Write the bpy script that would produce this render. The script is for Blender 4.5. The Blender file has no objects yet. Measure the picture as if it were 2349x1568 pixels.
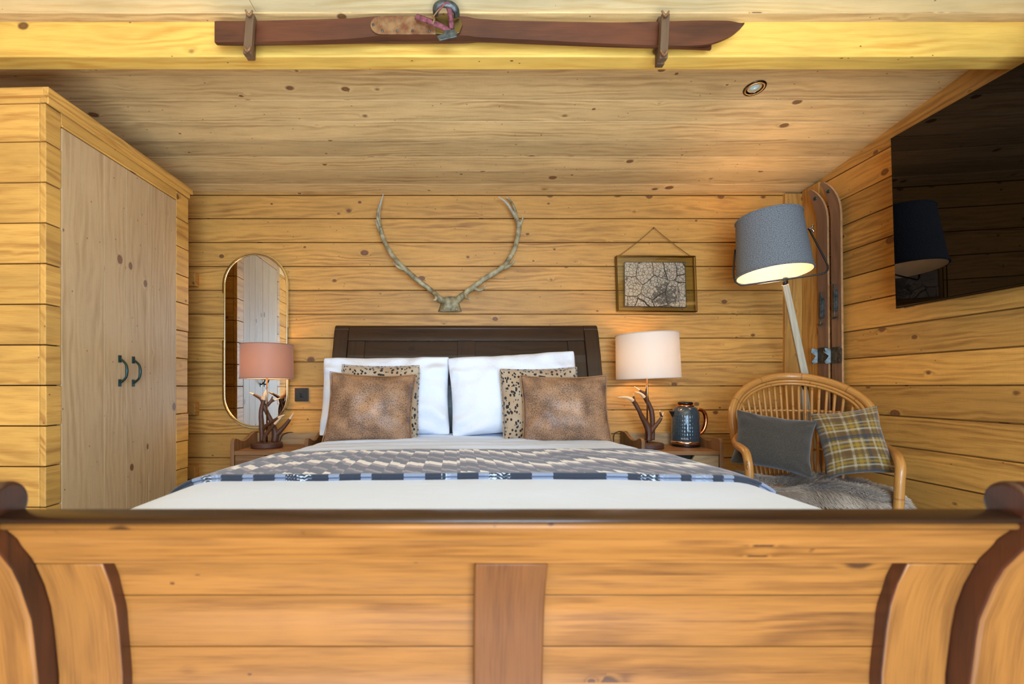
import bpy, bmesh, math, random
from mathutils import Vector, Matrix, noise
S = bpy.context.scene
R = math.radians
F, CX, CY, ZC = 1090.0, 1040.0, 888.0, 0.92      # focal length in px, principal point, camera height

# ------------------------------------------------------------------ camera, world, lights, exposure
cam_d = bpy.data.cameras.new('camera'); cam = bpy.data.objects.new('camera', cam_d)
S.collection.objects.link(cam); S.camera = cam
cam.location = (0, 0, ZC); cam.rotation_euler = (R(90), 0, 0)
cam_d.sensor_width = 36; cam_d.lens = F / 2349 * 36
cam_d.shift_x = (1174.5 - CX) / 2349; cam_d.shift_y = (CY - 784) / 2349
cam_d.clip_start = 0.02
cam_d.dof.use_dof = True; cam_d.dof.focus_distance = 2.6; cam_d.dof.aperture_fstop = 3.2
S.view_settings.view_transform = 'Standard'; S.view_settings.look = 'None'
S.view_settings.gamma = 1; S.view_settings.use_curve_mapping = False
S.view_settings.exposure = 0.20
S.cycles.blur_glossy = 0.0
S.cycles.use_denoising = True
S.cycles.max_bounces = 8; S.cycles.diffuse_bounces = 3; S.cycles.sample_clamp_indirect = 6
S.cycles.caustics_reflective = False

w = bpy.data.worlds.new('world'); S.world = w; w.use_nodes = True
w.node_tree.nodes['Background'].inputs[0].default_value = (0.62, 0.78, 1.0, 1)
w.node_tree.nodes['Background'].inputs[1].default_value = 2.2

def area(name, loc, target, sx, sy, power, col):
    d = bpy.data.lights.new(name, 'AREA'); d.shape = 'RECTANGLE'; d.size = sx; d.size_y = sy
    d.energy = power; d.color = col
    o = bpy.data.objects.new(name, d); S.collection.objects.link(o); o.location = loc
    o.rotation_euler = (Vector(target) - Vector(loc)).to_track_quat('-Z', 'Y').to_euler()
    return o
# daylight through the open glazed doors behind the camera, and the sunlit boards just inside them
area('daylight_doors', (0.30, -1.30, 1.08), (0.1, 2.0, 0.95), 1.8, 1.45, 132, (0.48, 0.72, 1.0))
area('sunlit_floor_bounce', (-0.10, -0.45, 0.03), (-0.10, -0.15, 1.5), 1.9, 0.45, 82, (0.76, 0.88, 1.0))

# ------------------------------------------------------------------ helpers
def P(px, py, Y):
    return Vector(((px - CX) / F * Y, Y, ZC + (CY - py) / F * Y))
def H(h): return ZC + h

def lin(c):
    r = []
    for v in c[:3]:
        v /= 255.0
        r.append(v / 12.92 if v <= 0.04045 else ((v + 0.055) / 1.055) ** 2.4)
    return (r[0], r[1], r[2], 1)

class NT:
    """tiny node-graph writer"""
    def __init__(s, name):
        s.m = bpy.data.materials.new(name); s.m.use_nodes = True
        s.t = s.m.node_tree; s.b = s.t.nodes['Principled BSDF']
    def n(s, kind, **kw):
        x = s.t.nodes.new(kind)
        for k, v in kw.items(): setattr(x, k, v)
        return x
    def put(s, sock, v):
        if isinstance(v, bpy.types.NodeSocket): s.t.links.new(v, sock)
        elif v is not None:
            if hasattr(sock.default_value, '__len__') and not hasattr(v, '__len__'): v = (v,) * len(sock.default_value)
            if hasattr(v, '__len__') and len(v) == 4 and len(sock.default_value) == 3: v = v[:3]
            sock.default_value = v
    def m_(s, op, a, b=0.0, c=None):
        x = s.n('ShaderNodeMath', operation=op); s.put(x.inputs[0], a); s.put(x.inputs[1], b)
        if c is not None: s.put(x.inputs[2], c)
        return x.outputs[0]
    def mul(s, a, b): return s.m_('MULTIPLY', a, b)
    def add(s, a, b): return s.m_('ADD', a, b)
    def sub(s, a, b): return s.m_('SUBTRACT', a, b)
    def mix(s, f, a, b, mode='MIX'):
        x = s.n('ShaderNodeMix', data_type='RGBA', blend_type=mode)
        s.put(x.inputs[0], f); s.put(x.inputs[6], a); s.put(x.inputs[7], b); return x.outputs[2]
    def uv(s): return s.n('ShaderNodeUVMap', uv_map='UVMap').outputs[0]
    def obj(s): return s.n('ShaderNodeTexCoord').outputs['Object']
    def sep(s, v):
        x = s.n('ShaderNodeSeparateXYZ'); s.put(x.inputs[0], v); return x.outputs
    def xyz(s, a, b, c=0.0):
        x = s.n('ShaderNodeCombineXYZ'); s.put(x.inputs[0], a); s.put(x.inputs[1], b); s.put(x.inputs[2], c); return x.outputs[0]
    def noise(s, vec, scale, detail=3, rough=0.55):
        x = s.n('ShaderNodeTexNoise'); s.put(x.inputs['Vector'], vec); x.inputs['Scale'].default_value = scale
        x.inputs['Detail'].default_value = detail; x.inputs['Roughness'].default_value = rough; return x.outputs[0]
    def voro(s, vec, scale, feature='F1', rnd=1.0):
        x = s.n('ShaderNodeTexVoronoi', feature=feature); s.put(x.inputs['Vector'], vec); x.inputs['Scale'].default_value = scale
        x.inputs['Randomness'].default_value = rnd; return x.outputs
    def rng(s, v, a, b, c=0.0, d=1.0, kind='LINEAR'):
        x = s.n('ShaderNodeMapRange', interpolation_type=kind); s.put(x.inputs[0], v)
        for i, q in enumerate((a, b, c, d)): s.put(x.inputs[i + 1], q)
        return x.outputs[0]
    def ramp(s, v, stops, kind='LINEAR'):
        x = s.n('ShaderNodeValToRGB'); x.color_ramp.interpolation = kind; e = x.color_ramp.elements
        while len(e) < len(stops): e.new(0.5)
        for i, (p, c) in enumerate(stops): e[i].position = p; e[i].color = c
        s.put(x.inputs[0], v); return x.outputs[0]
    def tint(s):
        return s.n('ShaderNodeAttribute', attribute_name='tint').outputs
    def bump(s, h, strength, dist=0.002):
        x = s.n('ShaderNodeBump'); s.put(x.inputs['Height'], h); x.inputs['Strength'].default_value = strength
        x.inputs['Distance'].default_value = dist; s.t.links.new(x.outputs[0], s.b.inputs['Normal'])
    def out(s, col, rough=0.5, metal=0.0, **kw):
        s.put(s.b.inputs['Base Color'], col); s.put(s.b.inputs['Roughness'], rough); s.put(s.b.inputs['Metallic'], metal)
        for k, v in kw.items(): s.put(s.b.inputs[k.replace('_', ' ')], v)
        return s.m

def wood(name, light, dark, rough=0.55, knots=1.0, ring=1.0, spread=0.36, saw=0.0, bump=0.35, blotch=0.36, knotc=(96, 54, 28), coat=0.0, spec=0.5):
    t = NT(name); uv = t.uv(); u, v, _ = t.sep(uv); tc = t.tint()
    tr = t.sep(tc['Color'])[0]
    kv = t.voro(t.xyz(t.mul(u, 7.5), t.mul(v, 10.5)), 1.0)
    dist, kc = kv['Distance'], t.sep(kv['Color'])
    keep = t.m_('GREATER_THAN', kc[0], 1.0 - 0.68 * knots) if knots > 0 else 0.0
    rad = t.add(0.05, t.mul(t.mul(kc[1], kc[1]), 0.15))
    wob = t.noise(t.xyz(t.mul(u, 30), t.mul(v, 30)), 1.0, 2)
    dn = t.m_('DIVIDE', t.add(dist, t.mul(t.sub(wob, 0.5), 0.05)), rad)
    inf = t.mul(keep, t.m_('EXPONENT', t.mul(t.mul(dn, dn), -0.75)))
    warp = t.noise(t.xyz(t.mul(u, 1.3), t.mul(v, 7)), 1.0, 3)
    ph = t.add(t.add(t.mul(v, 210 * ring), t.mul(warp, 34)), t.mul(inf, 10))
    rings = t.add(0.5, t.mul(t.m_('SINE', ph), 0.5))
    rings = t.mul(rings, t.rng(t.noise(t.xyz(t.mul(u, 1.6), t.mul(v, 12)), 1.0, 3), 0.38, 0.72, 0.05, 1.1))
    fib = t.noise(t.xyz(t.mul(u, 9), t.mul(v, 330)), 1.0, 3, 0.7)
    blo = t.noise(t.xyz(t.mul(u, 2.6), t.mul(v, 9)), 1.0, 3)
    f = t.add(t.mul(rings, 0.80), t.mul(t.sub(fib, 0.48), 1.5))
    col = t.mix(t.rng(f, 0.0, 1.0), lin(light), lin(dark))
    col = t.mix(t.rng(blo, 0.35, 0.75, 0.0, blotch), col, lin([c * 0.62 for c in light]))
    val = t.add(1 - spread / 2, t.mul(tr, spread))
    col = t.mix(1.0, col, t.xyz(val, val, val), 'MULTIPLY')
    kring = t.mul(keep, t.rng(dn, 1.25, 0.75, 0.0, 1.0, 'SMOOTHSTEP'))
    kcore = t.ramp(t.rng(dn, 0.0, 1.1), [(0, lin([c * 0.8 for c in knotc])), (0.45, lin([c * 1.25 for c in knotc])), (0.9, lin([c * 0.7 for c in knotc])), (1, lin(knotc))])
    col = t.mix(t.mul(kring, 0.9), col, kcore)
    pin = t.voro(t.xyz(t.mul(u, 26), t.mul(v, 34)), 1.0); pk = t.mul(t.m_('GREATER_THAN', t.sep(pin['Color'])[0], 1.0 - 0.22 * knots), t.m_('LESS_THAN', pin['Distance'], 0.10))
    col = t.mix(t.mul(pk, 0.75), col, lin(knotc))
    hb = t.add(t.mul(fib, 0.6), t.mul(rings, 0.5))
    if saw > 0:
        sw = t.noise(t.xyz(t.mul(u, 240), t.mul(v, 20)), 1.0, 2)
        hb = t.add(hb, t.mul(sw, saw)); col = t.mix(t.rng(sw, 0.5, 0.8, 0.0, 0.12), col, lin(dark))
    t.bump(hb, bump, 0.0015)
    return t.out(col, t.add(rough - 0.08, t.mul(fib, 0.16)), Coat_Weight=coat, Coat_Roughness=0.15, Specular_IOR_Level=spec)

def plain(name, rgb, rough=0.5, metal=0.0, nscale=0, namt=0.1, bump=0.0, bscale=200, **kw):
    t = NT(name); c = lin(rgb)
    if nscale:
        nn = t.noise(t.obj(), nscale, 3)
        c = t.mix(t.rng(nn, 0.3, 0.7, 0, 1), lin([v * (1 - namt) for v in rgb]), lin([min(255, v * (1 + namt)) for v in rgb]))
    if bump: t.bump(t.noise(t.obj(), bscale, 2), bump, 0.001)
    return t.out(c, rough, metal, **kw)

M = {}
M['wall'] = wood('pine_wall', (210, 150, 70), (140, 88, 34), saw=0.35)
M['ceiling'] = wood('pine_ceiling', (216, 178, 120), (160, 118, 70), saw=0.6, knots=1.25)
M['pale'] = wood('lit_pale_pine', (254, 226, 170), (236, 196, 128), knots=0.6, spread=0.12)  # pale front ceiling boards, colour lightened further for brighter light near the doors
M['beam'] = wood('pine_beam', (246, 196, 92), (216, 152, 58), knots=0.55, spread=0.2)
M['robe'] = wood('pine_cladding', (220, 164, 80), (160, 102, 42), knots=0.5, ring=0.7, spread=0.3)
M['door'] = wood('pine_door', (198, 162, 118), (162, 126, 82), knots=1.0, spread=0.12, saw=0.25, blotch=0.15)
M['dark'] = wood('dark_stained_pine', (58, 33, 17), (30, 16, 9), rough=0.33, knots=0.5, spread=0.25, bump=0.25, knotc=(30, 16, 9))
M['foot'] = wood('lit_waxed_pine', (140, 86, 35), (80, 43, 16), rough=0.42, knots=0.45, ring=0.45, spread=0.16, bump=0.12, blotch=0.35, knotc=(60, 34, 18), coat=0.10, spec=0.2)  # headboard's dark finish lightened: strong light on the footboard put into the colour
M['mango'] = wood('mango_wood', (150, 104, 62), (92, 60, 34), rough=0.45, knots=0.4, ring=0.5, spread=0.3, blotch=0.5, knotc=(64, 40, 24))
M['mangoedge'] = wood('mango_wood_edge', (186, 150, 104), (122, 86, 52), rough=0.6, knots=0.1, spread=0.3)
M['dark_shade'] = wood('dark_shaded_pine', (76, 35, 17), (32, 17, 11), rough=0.35, knots=0.2, ring=0.5, blotch=0.6, coat=0.3)  # dark scroll finish; also shade painted onto post and stile sides
M['foot2'] = wood('brown_waxed_pine', (104, 60, 28), (64, 34, 17), rough=0.45, knots=0.3, ring=0.45, bump=0.12, blotch=0.35, coat=0.06, spec=0.15)
M['ski_old'] = wood('old_varnished_wood', (104, 54, 30), (36, 19, 12), rough=0.42, knots=0.25, ring=0.3, blotch=0.8, knotc=(32, 20, 16))
M['ski_wall'] = wood('ski_wood', (130, 94, 68), (84, 58, 42), rough=0.45, knots=0.0, ring=0.6, blotch=0.4)
M['ski_edge'] = plain('ski_edge_wood', (176, 128, 82), 0.5, nscale=30)
M['clampwood'] = wood('grey_brown_wood', (120, 88, 58), (70, 48, 34), rough=0.6, knots=0.3, blotch=0.6)
M['pole'] = wood('limed_oak', (198, 186, 160), (150, 134, 106), rough=0.6, knots=0.0, spread=0.1)
M['floor'] = wood('grey_floor', (128, 122, 116), (96, 92, 86), rough=0.5, knots=0.2)
M['gap'] = plain('shadow_gap', (40, 26, 14), 0.9)
M['black'] = plain('black_metal', (18, 18, 20), 0.35, 0.2)
M['blackplastic'] = plain('black_plate', (26, 30, 32), 0.35, nscale=60)
M['chrome'] = plain('chrome', (200, 200, 200), 0.12, 1.0)
M['steel'] = plain('worn_steel', (78, 80, 76), 0.45, 0.7, nscale=60, namt=0.3)
M['brass'] = plain('antique_brass', (228, 208, 160), 0.2, 1.0)
M['dullbrass'] = plain('dull_brass', (128, 106, 62), 0.35, 1.0)
M['copper'] = plain('rose_gold', (226, 138, 84), 0.14, 1.0)
M['rosechrome'] = plain('pale_rose_chrome', (224, 190, 164), 0.12, 1.0)
M['bronze'] = plain('pole_bronze', (170, 130, 92), 0.25, 1.0)
M['mirror'] = plain('mirror_glass', (225, 225, 220), 0.015, 1.0)
M['green'] = plain('green_black_iron', (38, 62, 58), 0.3, 0.6)

# ---------- meshes
def MB():
    bm = bmesh.new(); bm.loops.layers.uv.new('UVMap'); bm.verts.layers.float_color.new('tint'); return bm
def paint(bm, verts, r=None, g=0.5):
    L = bm.verts.layers.float_color['tint']; r = random.random() if r is None else r
    for v in verts: v[L] = (r, g, 0, 1)
def grain(bm, faces, g, seed=True):
    L = bm.loops.layers.uv['UVMap']; g = Vector(g).normalized()
    ou, ov = (random.uniform(0, 40), random.uniform(0, 40)) if seed else (0, 0)
    for f in faces:
        f.normal_update(); t = f.normal.cross(g)
        if t.length < 0.3:
            t = f.normal.orthogonal().normalized(); gg = f.normal.cross(t)
        else:
            t.normalize(); gg = g
        for l in f.loops: l[L].uv = (l.vert.co.dot(gg) + ou, l.vert.co.dot(t) + ov)
def box(bm, lo, hi, g=(1, 0, 0), mat=None, tint=None):
    lo, hi = Vector(lo), Vector(hi)
    vs = [bm.verts.new((x, y, z)) for x in (lo.x, hi.x) for y in (lo.y, hi.y) for z in (lo.z, hi.z)]
    fs = [bm.faces.new([vs[i] for i in q]) for q in ((0, 1, 3, 2), (4, 6, 7, 5), (0, 4, 5, 1), (2, 3, 7, 6), (0, 2, 6, 4), (1, 5, 7, 3))]
    paint(bm, vs, tint); grain(bm, fs, g)
    if mat is not None:
        for v in vs: v.co = mat @ v.co
    return vs
def prism(bm, pts, d, g=(0, 0, 1), mat=None, tint=None, midx=0):
    """closed polygon of 3D points extruded along vector d"""
    d = Vector(d); a = [bm.verts.new(p) for p in pts]; b = [bm.verts.new(Vector(p) + d) for p in pts]
    n = len(pts); fs = [bm.faces.new(a[::-1]), bm.faces.new(b)]
    fs += [bm.faces.new((a[i], a[(i + 1) % n], b[(i + 1) % n], b[i])) for i in range(n)]
    bmesh.ops.recalc_face_normals(bm, faces=fs)
    paint(bm, a + b, tint); grain(bm, fs, g)
    for f in fs: f.material_index = midx
    if mat is not None:
        for v in a + b: v.co = mat @ v.co
    return fs
def crom(pts, k=6, closed=False):
    pts = [Vector(p) for p in pts]; n = len(pts); out = []
    rng = range(n) if closed else range(n - 1)
    for i in rng:
        if closed: p0, p1, p2, p3 = pts[i - 1], pts[i], pts[(i + 1) % n], pts[(i + 2) % n]
        else: p0, p1, p2, p3 = pts[max(i - 1, 0)], pts[i], pts[i + 1], pts[min(i + 2, n - 1)]
        for j in range(k):
            t = j / k
            out.append(0.5 * ((2 * p1) + (p2 - p0) * t + (2 * p0 - 5 * p1 + 4 * p2 - p3) * t * t + (3 * p1 - p0 - 3 * p2 + p3) * t ** 3))
    if not closed: out.append(pts[-1])
    return out
def tube(bm, pts, rad, n=10, closed=False, k=6, tint=None, flat=1.0, lump=0.0, midx=0, up=None, square=False):
    """pts with radii (number, or one per point) swept smoothly; tint: number or function of t"""
    if not hasattr(rad, '__len__'): rad = [rad] * len(pts)
    if k > 1:
        q = crom([tuple(p) for p in pts], k, closed)
        rr = crom([(r, 0, 0) for r in rad], k, closed); rad = [abs(v.x) for v in rr]; pts = q
    pts = [Vector(p) for p in pts]; m = len(pts); rings = []
    tan = []
    for i in range(m):
        a = pts[i - 1] if (i or closed) else pts[0]; b = pts[(i + 1) % m] if (i < m - 1 or closed) else pts[-1]
        tan.append((b - a).normalized())
    nrm = Vector(up) if up is not None else tan[0].orthogonal()
    L = bm.verts.layers.float_color['tint']; UVL = bm.loops.layers.uv['UVMap']; acc = [0]
    r0 = random.random(); off = random.uniform(0, 30)
    for i in range(m):
        if i: acc.append(acc[-1] + (pts[i] - pts[i - 1]).length)
        nrm = (nrm - tan[i] * nrm.dot(tan[i])).normalized(); bn = tan[i].cross(nrm)
        ring = []
        for j in range(n):
            a = 2 * math.pi * (j + (0.5 if square else 0)) / n
            r = rad[i] * (1 + (lump * (noise.noise(pts[i] * 28 + Vector((j * 0.25, 0, off))) if lump else 0)))
            v = bm.verts.new(pts[i] + nrm * math.cos(a) * r + bn * math.sin(a) * r * flat)
            tv = tint(i / (m - 1)) if callable(tint) else (r0 if tint is None else tint)
            v[L] = (tv, 0.5, 0, 1); ring.append(v)
        rings.append(ring)
    fs = []
    for i in range(m if closed else m - 1):
        A, B = rings[i], rings[(i + 1) % m]
        for j in range(n):
            f = bm.faces.new((A[j], A[(j + 1) % n], B[(j + 1) % n], B[j])); fs.append(f)
            ua = acc[i]; ub = acc[i + 1] if i + 1 < m else acc[i] + 0.02
            w_ = 2 * math.pi * max(rad[i], 0.004) / n
            for l, uvv in zip(f.loops, ((ua, j * w_), (ua, (j + 1) * w_), (ub, (j + 1) * w_), (ub, j * w_))):
                l[UVL].uv = (uvv[0] + off, uvv[1] + off)
    if not closed:
        fs.append(bm.faces.new(rings[0][::-1])); fs.append(bm.faces.new(rings[-1]))
    for f in fs: f.smooth = not square; f.material_index = midx
    return rings
def lathe(bm, prof, c=(0, 0, 0), n=40, mat=None, tint=None, midx=0, close=True):
    """prof: list of (r, z) about the z axis at c"""
    c = Vector(c); rows = []; allv = []
    UVL = bm.loops.layers.uv['UVMap']
    for r, z in prof:
        if r < 1e-5: row = [bm.verts.new(c + Vector((0, 0, z)))]
        else: row = [bm.verts.new(c + Vector((r * math.cos(2 * math.pi * j / n), r * math.sin(2 * math.pi * j / n), z))) for j in range(n)]
        rows.append(row); allv += row
    fs = []
    for A, B in zip(rows, rows[1:]):
        for j in range(n):
            k = (j + 1) % n
            q = [A[j], A[k], B[k], B[j]] if len(A) > 1 and len(B) > 1 else ([A[0], B[k], B[j]] if len(A) == 1 and len(B) > 1 else ([A[j], A[k], B[0]] if len(B) == 1 and len(A) > 1 else None))
            if q: fs.append(bm.faces.new(q))
    for f in fs:
        f.smooth = True; f.material_index = midx
        for l in f.loops:
            a = math.atan2(l.vert.co.y - c.y, l.vert.co.x - c.x); l[UVL].uv = (a / math.pi, l.vert.co.z)
    paint(bm, allv, tint)
    if mat is not None:
        for v in allv: v.co = mat @ v.co
    return allv
def sheet(bm, nu, nv, fn, uvfn=None, tint=0.5, closed_u=False, midx=0, smooth=True):
    """grid of verts fn(s,t) s,t in 0..1"""
    UVL = bm.loops.layers.uv['UVMap']
    g = [[bm.verts.new(fn(i / nu, j / nv)) for j in range(nv + 1)] for i in range(nu + (0 if closed_u else 1))]
    fs = []
    for i in range(nu):
        for j in range(nv):
            k = (i + 1) % len(g)
            f = bm.faces.new((g[i][j], g[k][j], g[k][j + 1], g[i][j + 1])); f.smooth = smooth; f.material_index = midx; fs.append(f)
            st = ((i, j), (i + 1, j), (i + 1, j + 1), (i, j + 1))
            for l, (a, b) in zip(f.loops, st):
                l[UVL].uv = uvfn(a / nu, b / nv) if uvfn else (a / nu, b / nv)
    paint(bm, [v for r in g for v in r], tint)
    return g, fs
def obj(name, bm, mats, parent=None, bevel=0.0, seg=2, sub=0, solid=0.0, normals=True, smooth=False, auto=False):
    if normals: bmesh.ops.recalc_face_normals(bm, faces=bm.faces[:])
    me = bpy.data.meshes.new(name); bm.to_mesh(me); bm.free()
    for m in (mats if isinstance(mats, (list, tuple)) else [mats]): me.materials.append(M[m] if isinstance(m, str) else m)
    o = bpy.data.objects.new(name, me); S.collection.objects.link(o)
    if parent: o.parent = parent
    if smooth:
        for p in me.polygons: p.use_smooth = True
    if solid: q = o.modifiers.new('solid', 'SOLIDIFY'); q.thickness = solid; q.offset = 0
    if auto:
        me.shade_smooth(); me.set_sharp_from_angle(angle=R(32))
    if bevel:
        q = o.modifiers.new('bevel', 'BEVEL'); q.width = bevel; q.segments = seg; q.limit_method = 'ANGLE'; q.angle_limit = R(40)
    if sub: q = o.modifiers.new('sub', 'SUBSURF'); q.levels = sub; q.render_levels = sub
    return o
def tag(o, label=None, cat=None, group=None, kind=None):
    if label: o['label'] = label
    if cat: o['category'] = cat
    if group: o['group'] = group
    if kind: o['kind'] = kind
    return o
def thing(name, label, cat, loc=(0, 0, 0), rz=0.0, group=None):
    o = bpy.data.objects.new(name, None); o.empty_display_size = 0.1; S.collection.objects.link(o)
    o.location = loc; o.rotation_euler = (0, 0, rz); return tag(o, label, cat, group)
def struct(name, bm, m, **k): return tag(obj(name, bm, m, **k), kind='structure')
def local(root, p):
    """world point into a thing's own frame"""
    return (Matrix.Translation(root.location) @ root.rotation_euler.to_matrix().to_4x4()).inverted() @ Vector(p)

# ------------------------------------------------------------------ the room
random.seed(4)
XL, XR, YB, YF = -2.10, 2.17, 2.95, -1.45
COURSE = [0.008 + 0.1485 * k for k in range(-7, 10)]
def ceil_h(Y): return 1.207 + 0.135 * (YB - Y)

bm = MB()                                            # back wall of squared logs
zs = [-ZC] + [c for c in COURSE if -ZC + 0.02 < c < 1.19] + [1.192]
for a, b in zip(zs, zs[1:] + [1.30]):
    x = XL
    box(bm, (x, YB, H(a) + 0.0030), (2.06, YB + 0.045, H(b) - 0.0030))
box(bm, (XL - 0.1, YB + 0.02, 0), (XR + 0.1, YB + 0.10, H(1.45)), tint=0.0)
for hh in (0.66, -0.13, -0.52):                       # cross-log ends showing beside the wardrobe
    box(bm, (XL, YB - 0.05, H(hh - 0.04)), (-1.578, YB + 0.01, H(hh + 0.04)), g=(0, 1, 0), tint=0.1)
struct('wall_back', bm, 'wall', bevel=0.003)
bm = MB()
for a, b in zip([-ZC] + [c for c in COURSE if -ZC + 0.02 < c < 1.5], [c for c in COURSE if -ZC + 0.02 < c < 1.5] + [1.62]):
    box(bm, (XR, YF, H(a) + 0.0030), (XR + 0.045, 2.82, H(b) - 0.0030), g=(0, 1, 0))
box(bm, (XR + 0.02, YF, 0), (XR + 0.10, YB + 0.1, H(1.62)), g=(0, 1, 0), tint=0.0)
struct('wall_right', bm, 'wall', bevel=0.003)
bm = MB()
for a, b in zip([-ZC] + [c for c in COURSE if -ZC + 0.02 < c < 1.5], [c for c in COURSE if -ZC + 0.02 < c < 1.5] + [1.62]):
    box(bm, (XL - 0.045, YF, H(a) + 0.0030), (XL, YB, H(b) - 0.0030), g=(0, 1, 0))
box(bm, (XL - 0.10, YF, 0), (XL - 0.02, YB + 0.1, H(1.62)), g=(0, 1, 0), tint=0.0)
struct('wall_left', bm, 'wall', bevel=0.003)
# trims in the right back corner
bm = MB(); box(bm, (2.045, YB - 0.022, 0), (XR, YB + 0.02, H(1.195)), g=(0, 0, 1), tint=0.35); struct('trim_2', bm, 'wall', bevel=0.003)
bm = MB(); box(bm, (XR - 0.022, 2.795, 0), (XR + 0.02, YB - 0.022, H(1.21)), g=(0, 0, 1), tint=0.2); struct('trim_3', bm, 'wall', bevel=0.003)
# ceiling: sloping boards behind the beam, flat boards in front of it
bm = MB()
ys = [1.74, 1.897, 2.034, 2.171, 2.313, 2.450, 2.590, 2.720, 2.853, 3.03]
for a, b in zip(ys, ys[1:]):
    za, zb = H(ceil_h(a)), H(ceil_h(b)); e = 0.0013
    prism(bm, [(XL - 0.05, a + e, za), (XL - 0.05, b - e, zb), (XL - 0.05, b - e, zb + 0.02), (XL - 0.05, a + e, za + 0.02)], (XR - XL + 0.1, 0, 0), g=(1, 0, 0))
box(bm, (XL - 0.1, 1.6, H(1.45)), (XR + 0.1, 3.05, H(1.5)), tint=0)
struct('ceiling', bm, 'ceiling', bevel=0.0022); bm = MB()
yy = 1.78; ZFC = 1.777 * 843 / F
while yy > YF:
    sp = -0.725 if yy > 1.77 else None
    if sp: box(bm, (XL - 0.05, yy - 0.2, H(ZFC)), (sp - 0.001, yy, H(ZFC) + 0.02), tint=0.9); box(bm, (sp + 0.001, yy - 0.2, H(ZFC)), (XR + 0.05, yy, H(ZFC) + 0.02), tint=0.8)
    else: box(bm, (XL - 0.05, yy - 0.1985, H(ZFC)), (XR + 0.05, yy, H(ZFC) + 0.02))
    yy -= 0.2
box(bm, (XL - 0.1, YF, H(ZFC) + 0.02), (XR + 0.1, 1.76, H(ZFC) + 0.06), tint=0)
struct('ceiling', bm, 'pale', bevel=0.0022)
bm = MB()                                             # tie beam across the room
box(bm, (XL - 0.02, 1.777, ZC + 1.777 * 758 / F), (XR + 0.02, 1.851, H(1.42)), tint=0.6)
struct('trim_1', bm, 'beam', bevel=0.004)
bm = MB()
x = XL
while x < XR:
    box(bm, (x + 0.0008, YF - 0.1, -0.02), (min(x + 0.16, XR + 0.05), YB + 0.05, 0), g=(0, 1, 0)); x += 0.16
box(bm, (XL - 0.1, YF - 0.1, -0.06), (XR + 0.1, YB + 0.1, -0.004), tint=0)
struct('floor', bm, 'floor')
bm = MB()                                             # front wall with its wide door opening behind the camera
box(bm, (XL - 0.1, YF - 0.09, 0), (-0.75, YF, H(1.6))); box(bm, (1.70, YF - 0.09, 0), (XR + 0.1, YF, H(1.6)))
box(bm, (-0.75, YF - 0.09, 2.02), (1.70, YF, H(1.6)))
struct('wall_front', bm, 'wall')

# ------------------------------------------------------------------ wardrobe (turned 2 degrees off the room)
random.seed(11)
wd = thing('wardrobe', 'pine wardrobe clad in squared boards with two tall pale plank doors', 'wardrobe', (-1.4975, 1.746, 0), -R(2.05))
L_, T_ = 0.883, H(1.067)
rows = [0.02] + [H(0.007 + 0.1495 * k) for k in range(-5, 8)]; rows = [r for r in rows if r < T_ - 0.03]
bm = MB(); box(bm, (-0.60, 0.022, 0.0), (-0.024, L_ - 0.026, T_), tint=0); obj('body', bm, 'gap', wd)
bm = MB()
for a, b in zip(rows, rows[1:] + [H(1.045)]): box(bm, (-0.60, 0, a + 0.002), (-0.025, 0.024, b - 0.002), tint=random.uniform(.35, 1))
box(bm, (-0.60, 0.001, H(1.047)), (-0.025, 0.024, T_), tint=0.8)
tag(obj('side_panel', bm, 'robe', wd, bevel=0.003), 'side of stacked pale yellow boards facing the bed foot')
bm = MB()
for a, b in zip(rows, rows[1:] + [T_ + 0.002]): box(bm, (-0.60, L_ - 0.025, a + 0.002), (-0.025, L_ - 0.001, b - 0.002), tint=random.uniform(.2, .8))
obj('side_panel', bm, 'robe', wd, bevel=0.003)
for (y0, y1, nm) in ((0.0, 0.067, 'post'), (0.777, L_, 'post')):
    bm = MB()
    for i, (a, b) in enumerate(zip(rows, rows[1:] + [H(1.045)])):
        j = random.uniform(-0.004, 0.003)
        box(bm, (-0.0235, y0 if y0 else 0.0, a + 0.002), (0.0 + j * 0.4, y1 + (j if y0 else 0), b - 0.002), g=(0, 1, 0), tint=random.uniform(0, 1))
    obj(nm, bm, 'robe', wd, bevel=0.003)
bm = MB(); box(bm, (-0.0235, 0.067, H(0.999)), (-0.001, 0.777, H(1.047)), g=(0, 1, 0), tint=.3); box(bm, (-0.0235, 0.0, H(1.047)), (0.002, L_, T_), g=(0, 1, 0), tint=.3)
box(bm, (-0.004, 0.067, H(0.993)), (0.004, 0.777, H(1.001)), g=(0, 1, 0), tint=1.0)
obj('header', bm, 'robe', wd, bevel=0.002)
bm = MB(); box(bm, (0.002, 0.0, T_ - 0.024), (0.010, L_, T_), g=(0, 1, 0), tint=.9); box(bm, (0.0, -0.012, T_), (0.020, L_ + 0.012, T_ + 0.030), g=(0, 1, 0), tint=.55)
box(bm, (-0.60, -0.012, T_), (0.0, 0.010, T_ + 0.03), tint=.95); box(bm, (-0.6, 0.01, T_), (0.0, L_, T_ + 0.012), tint=.4)
obj('top_trim', bm, 'robe', wd, bevel=0.002)
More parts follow.
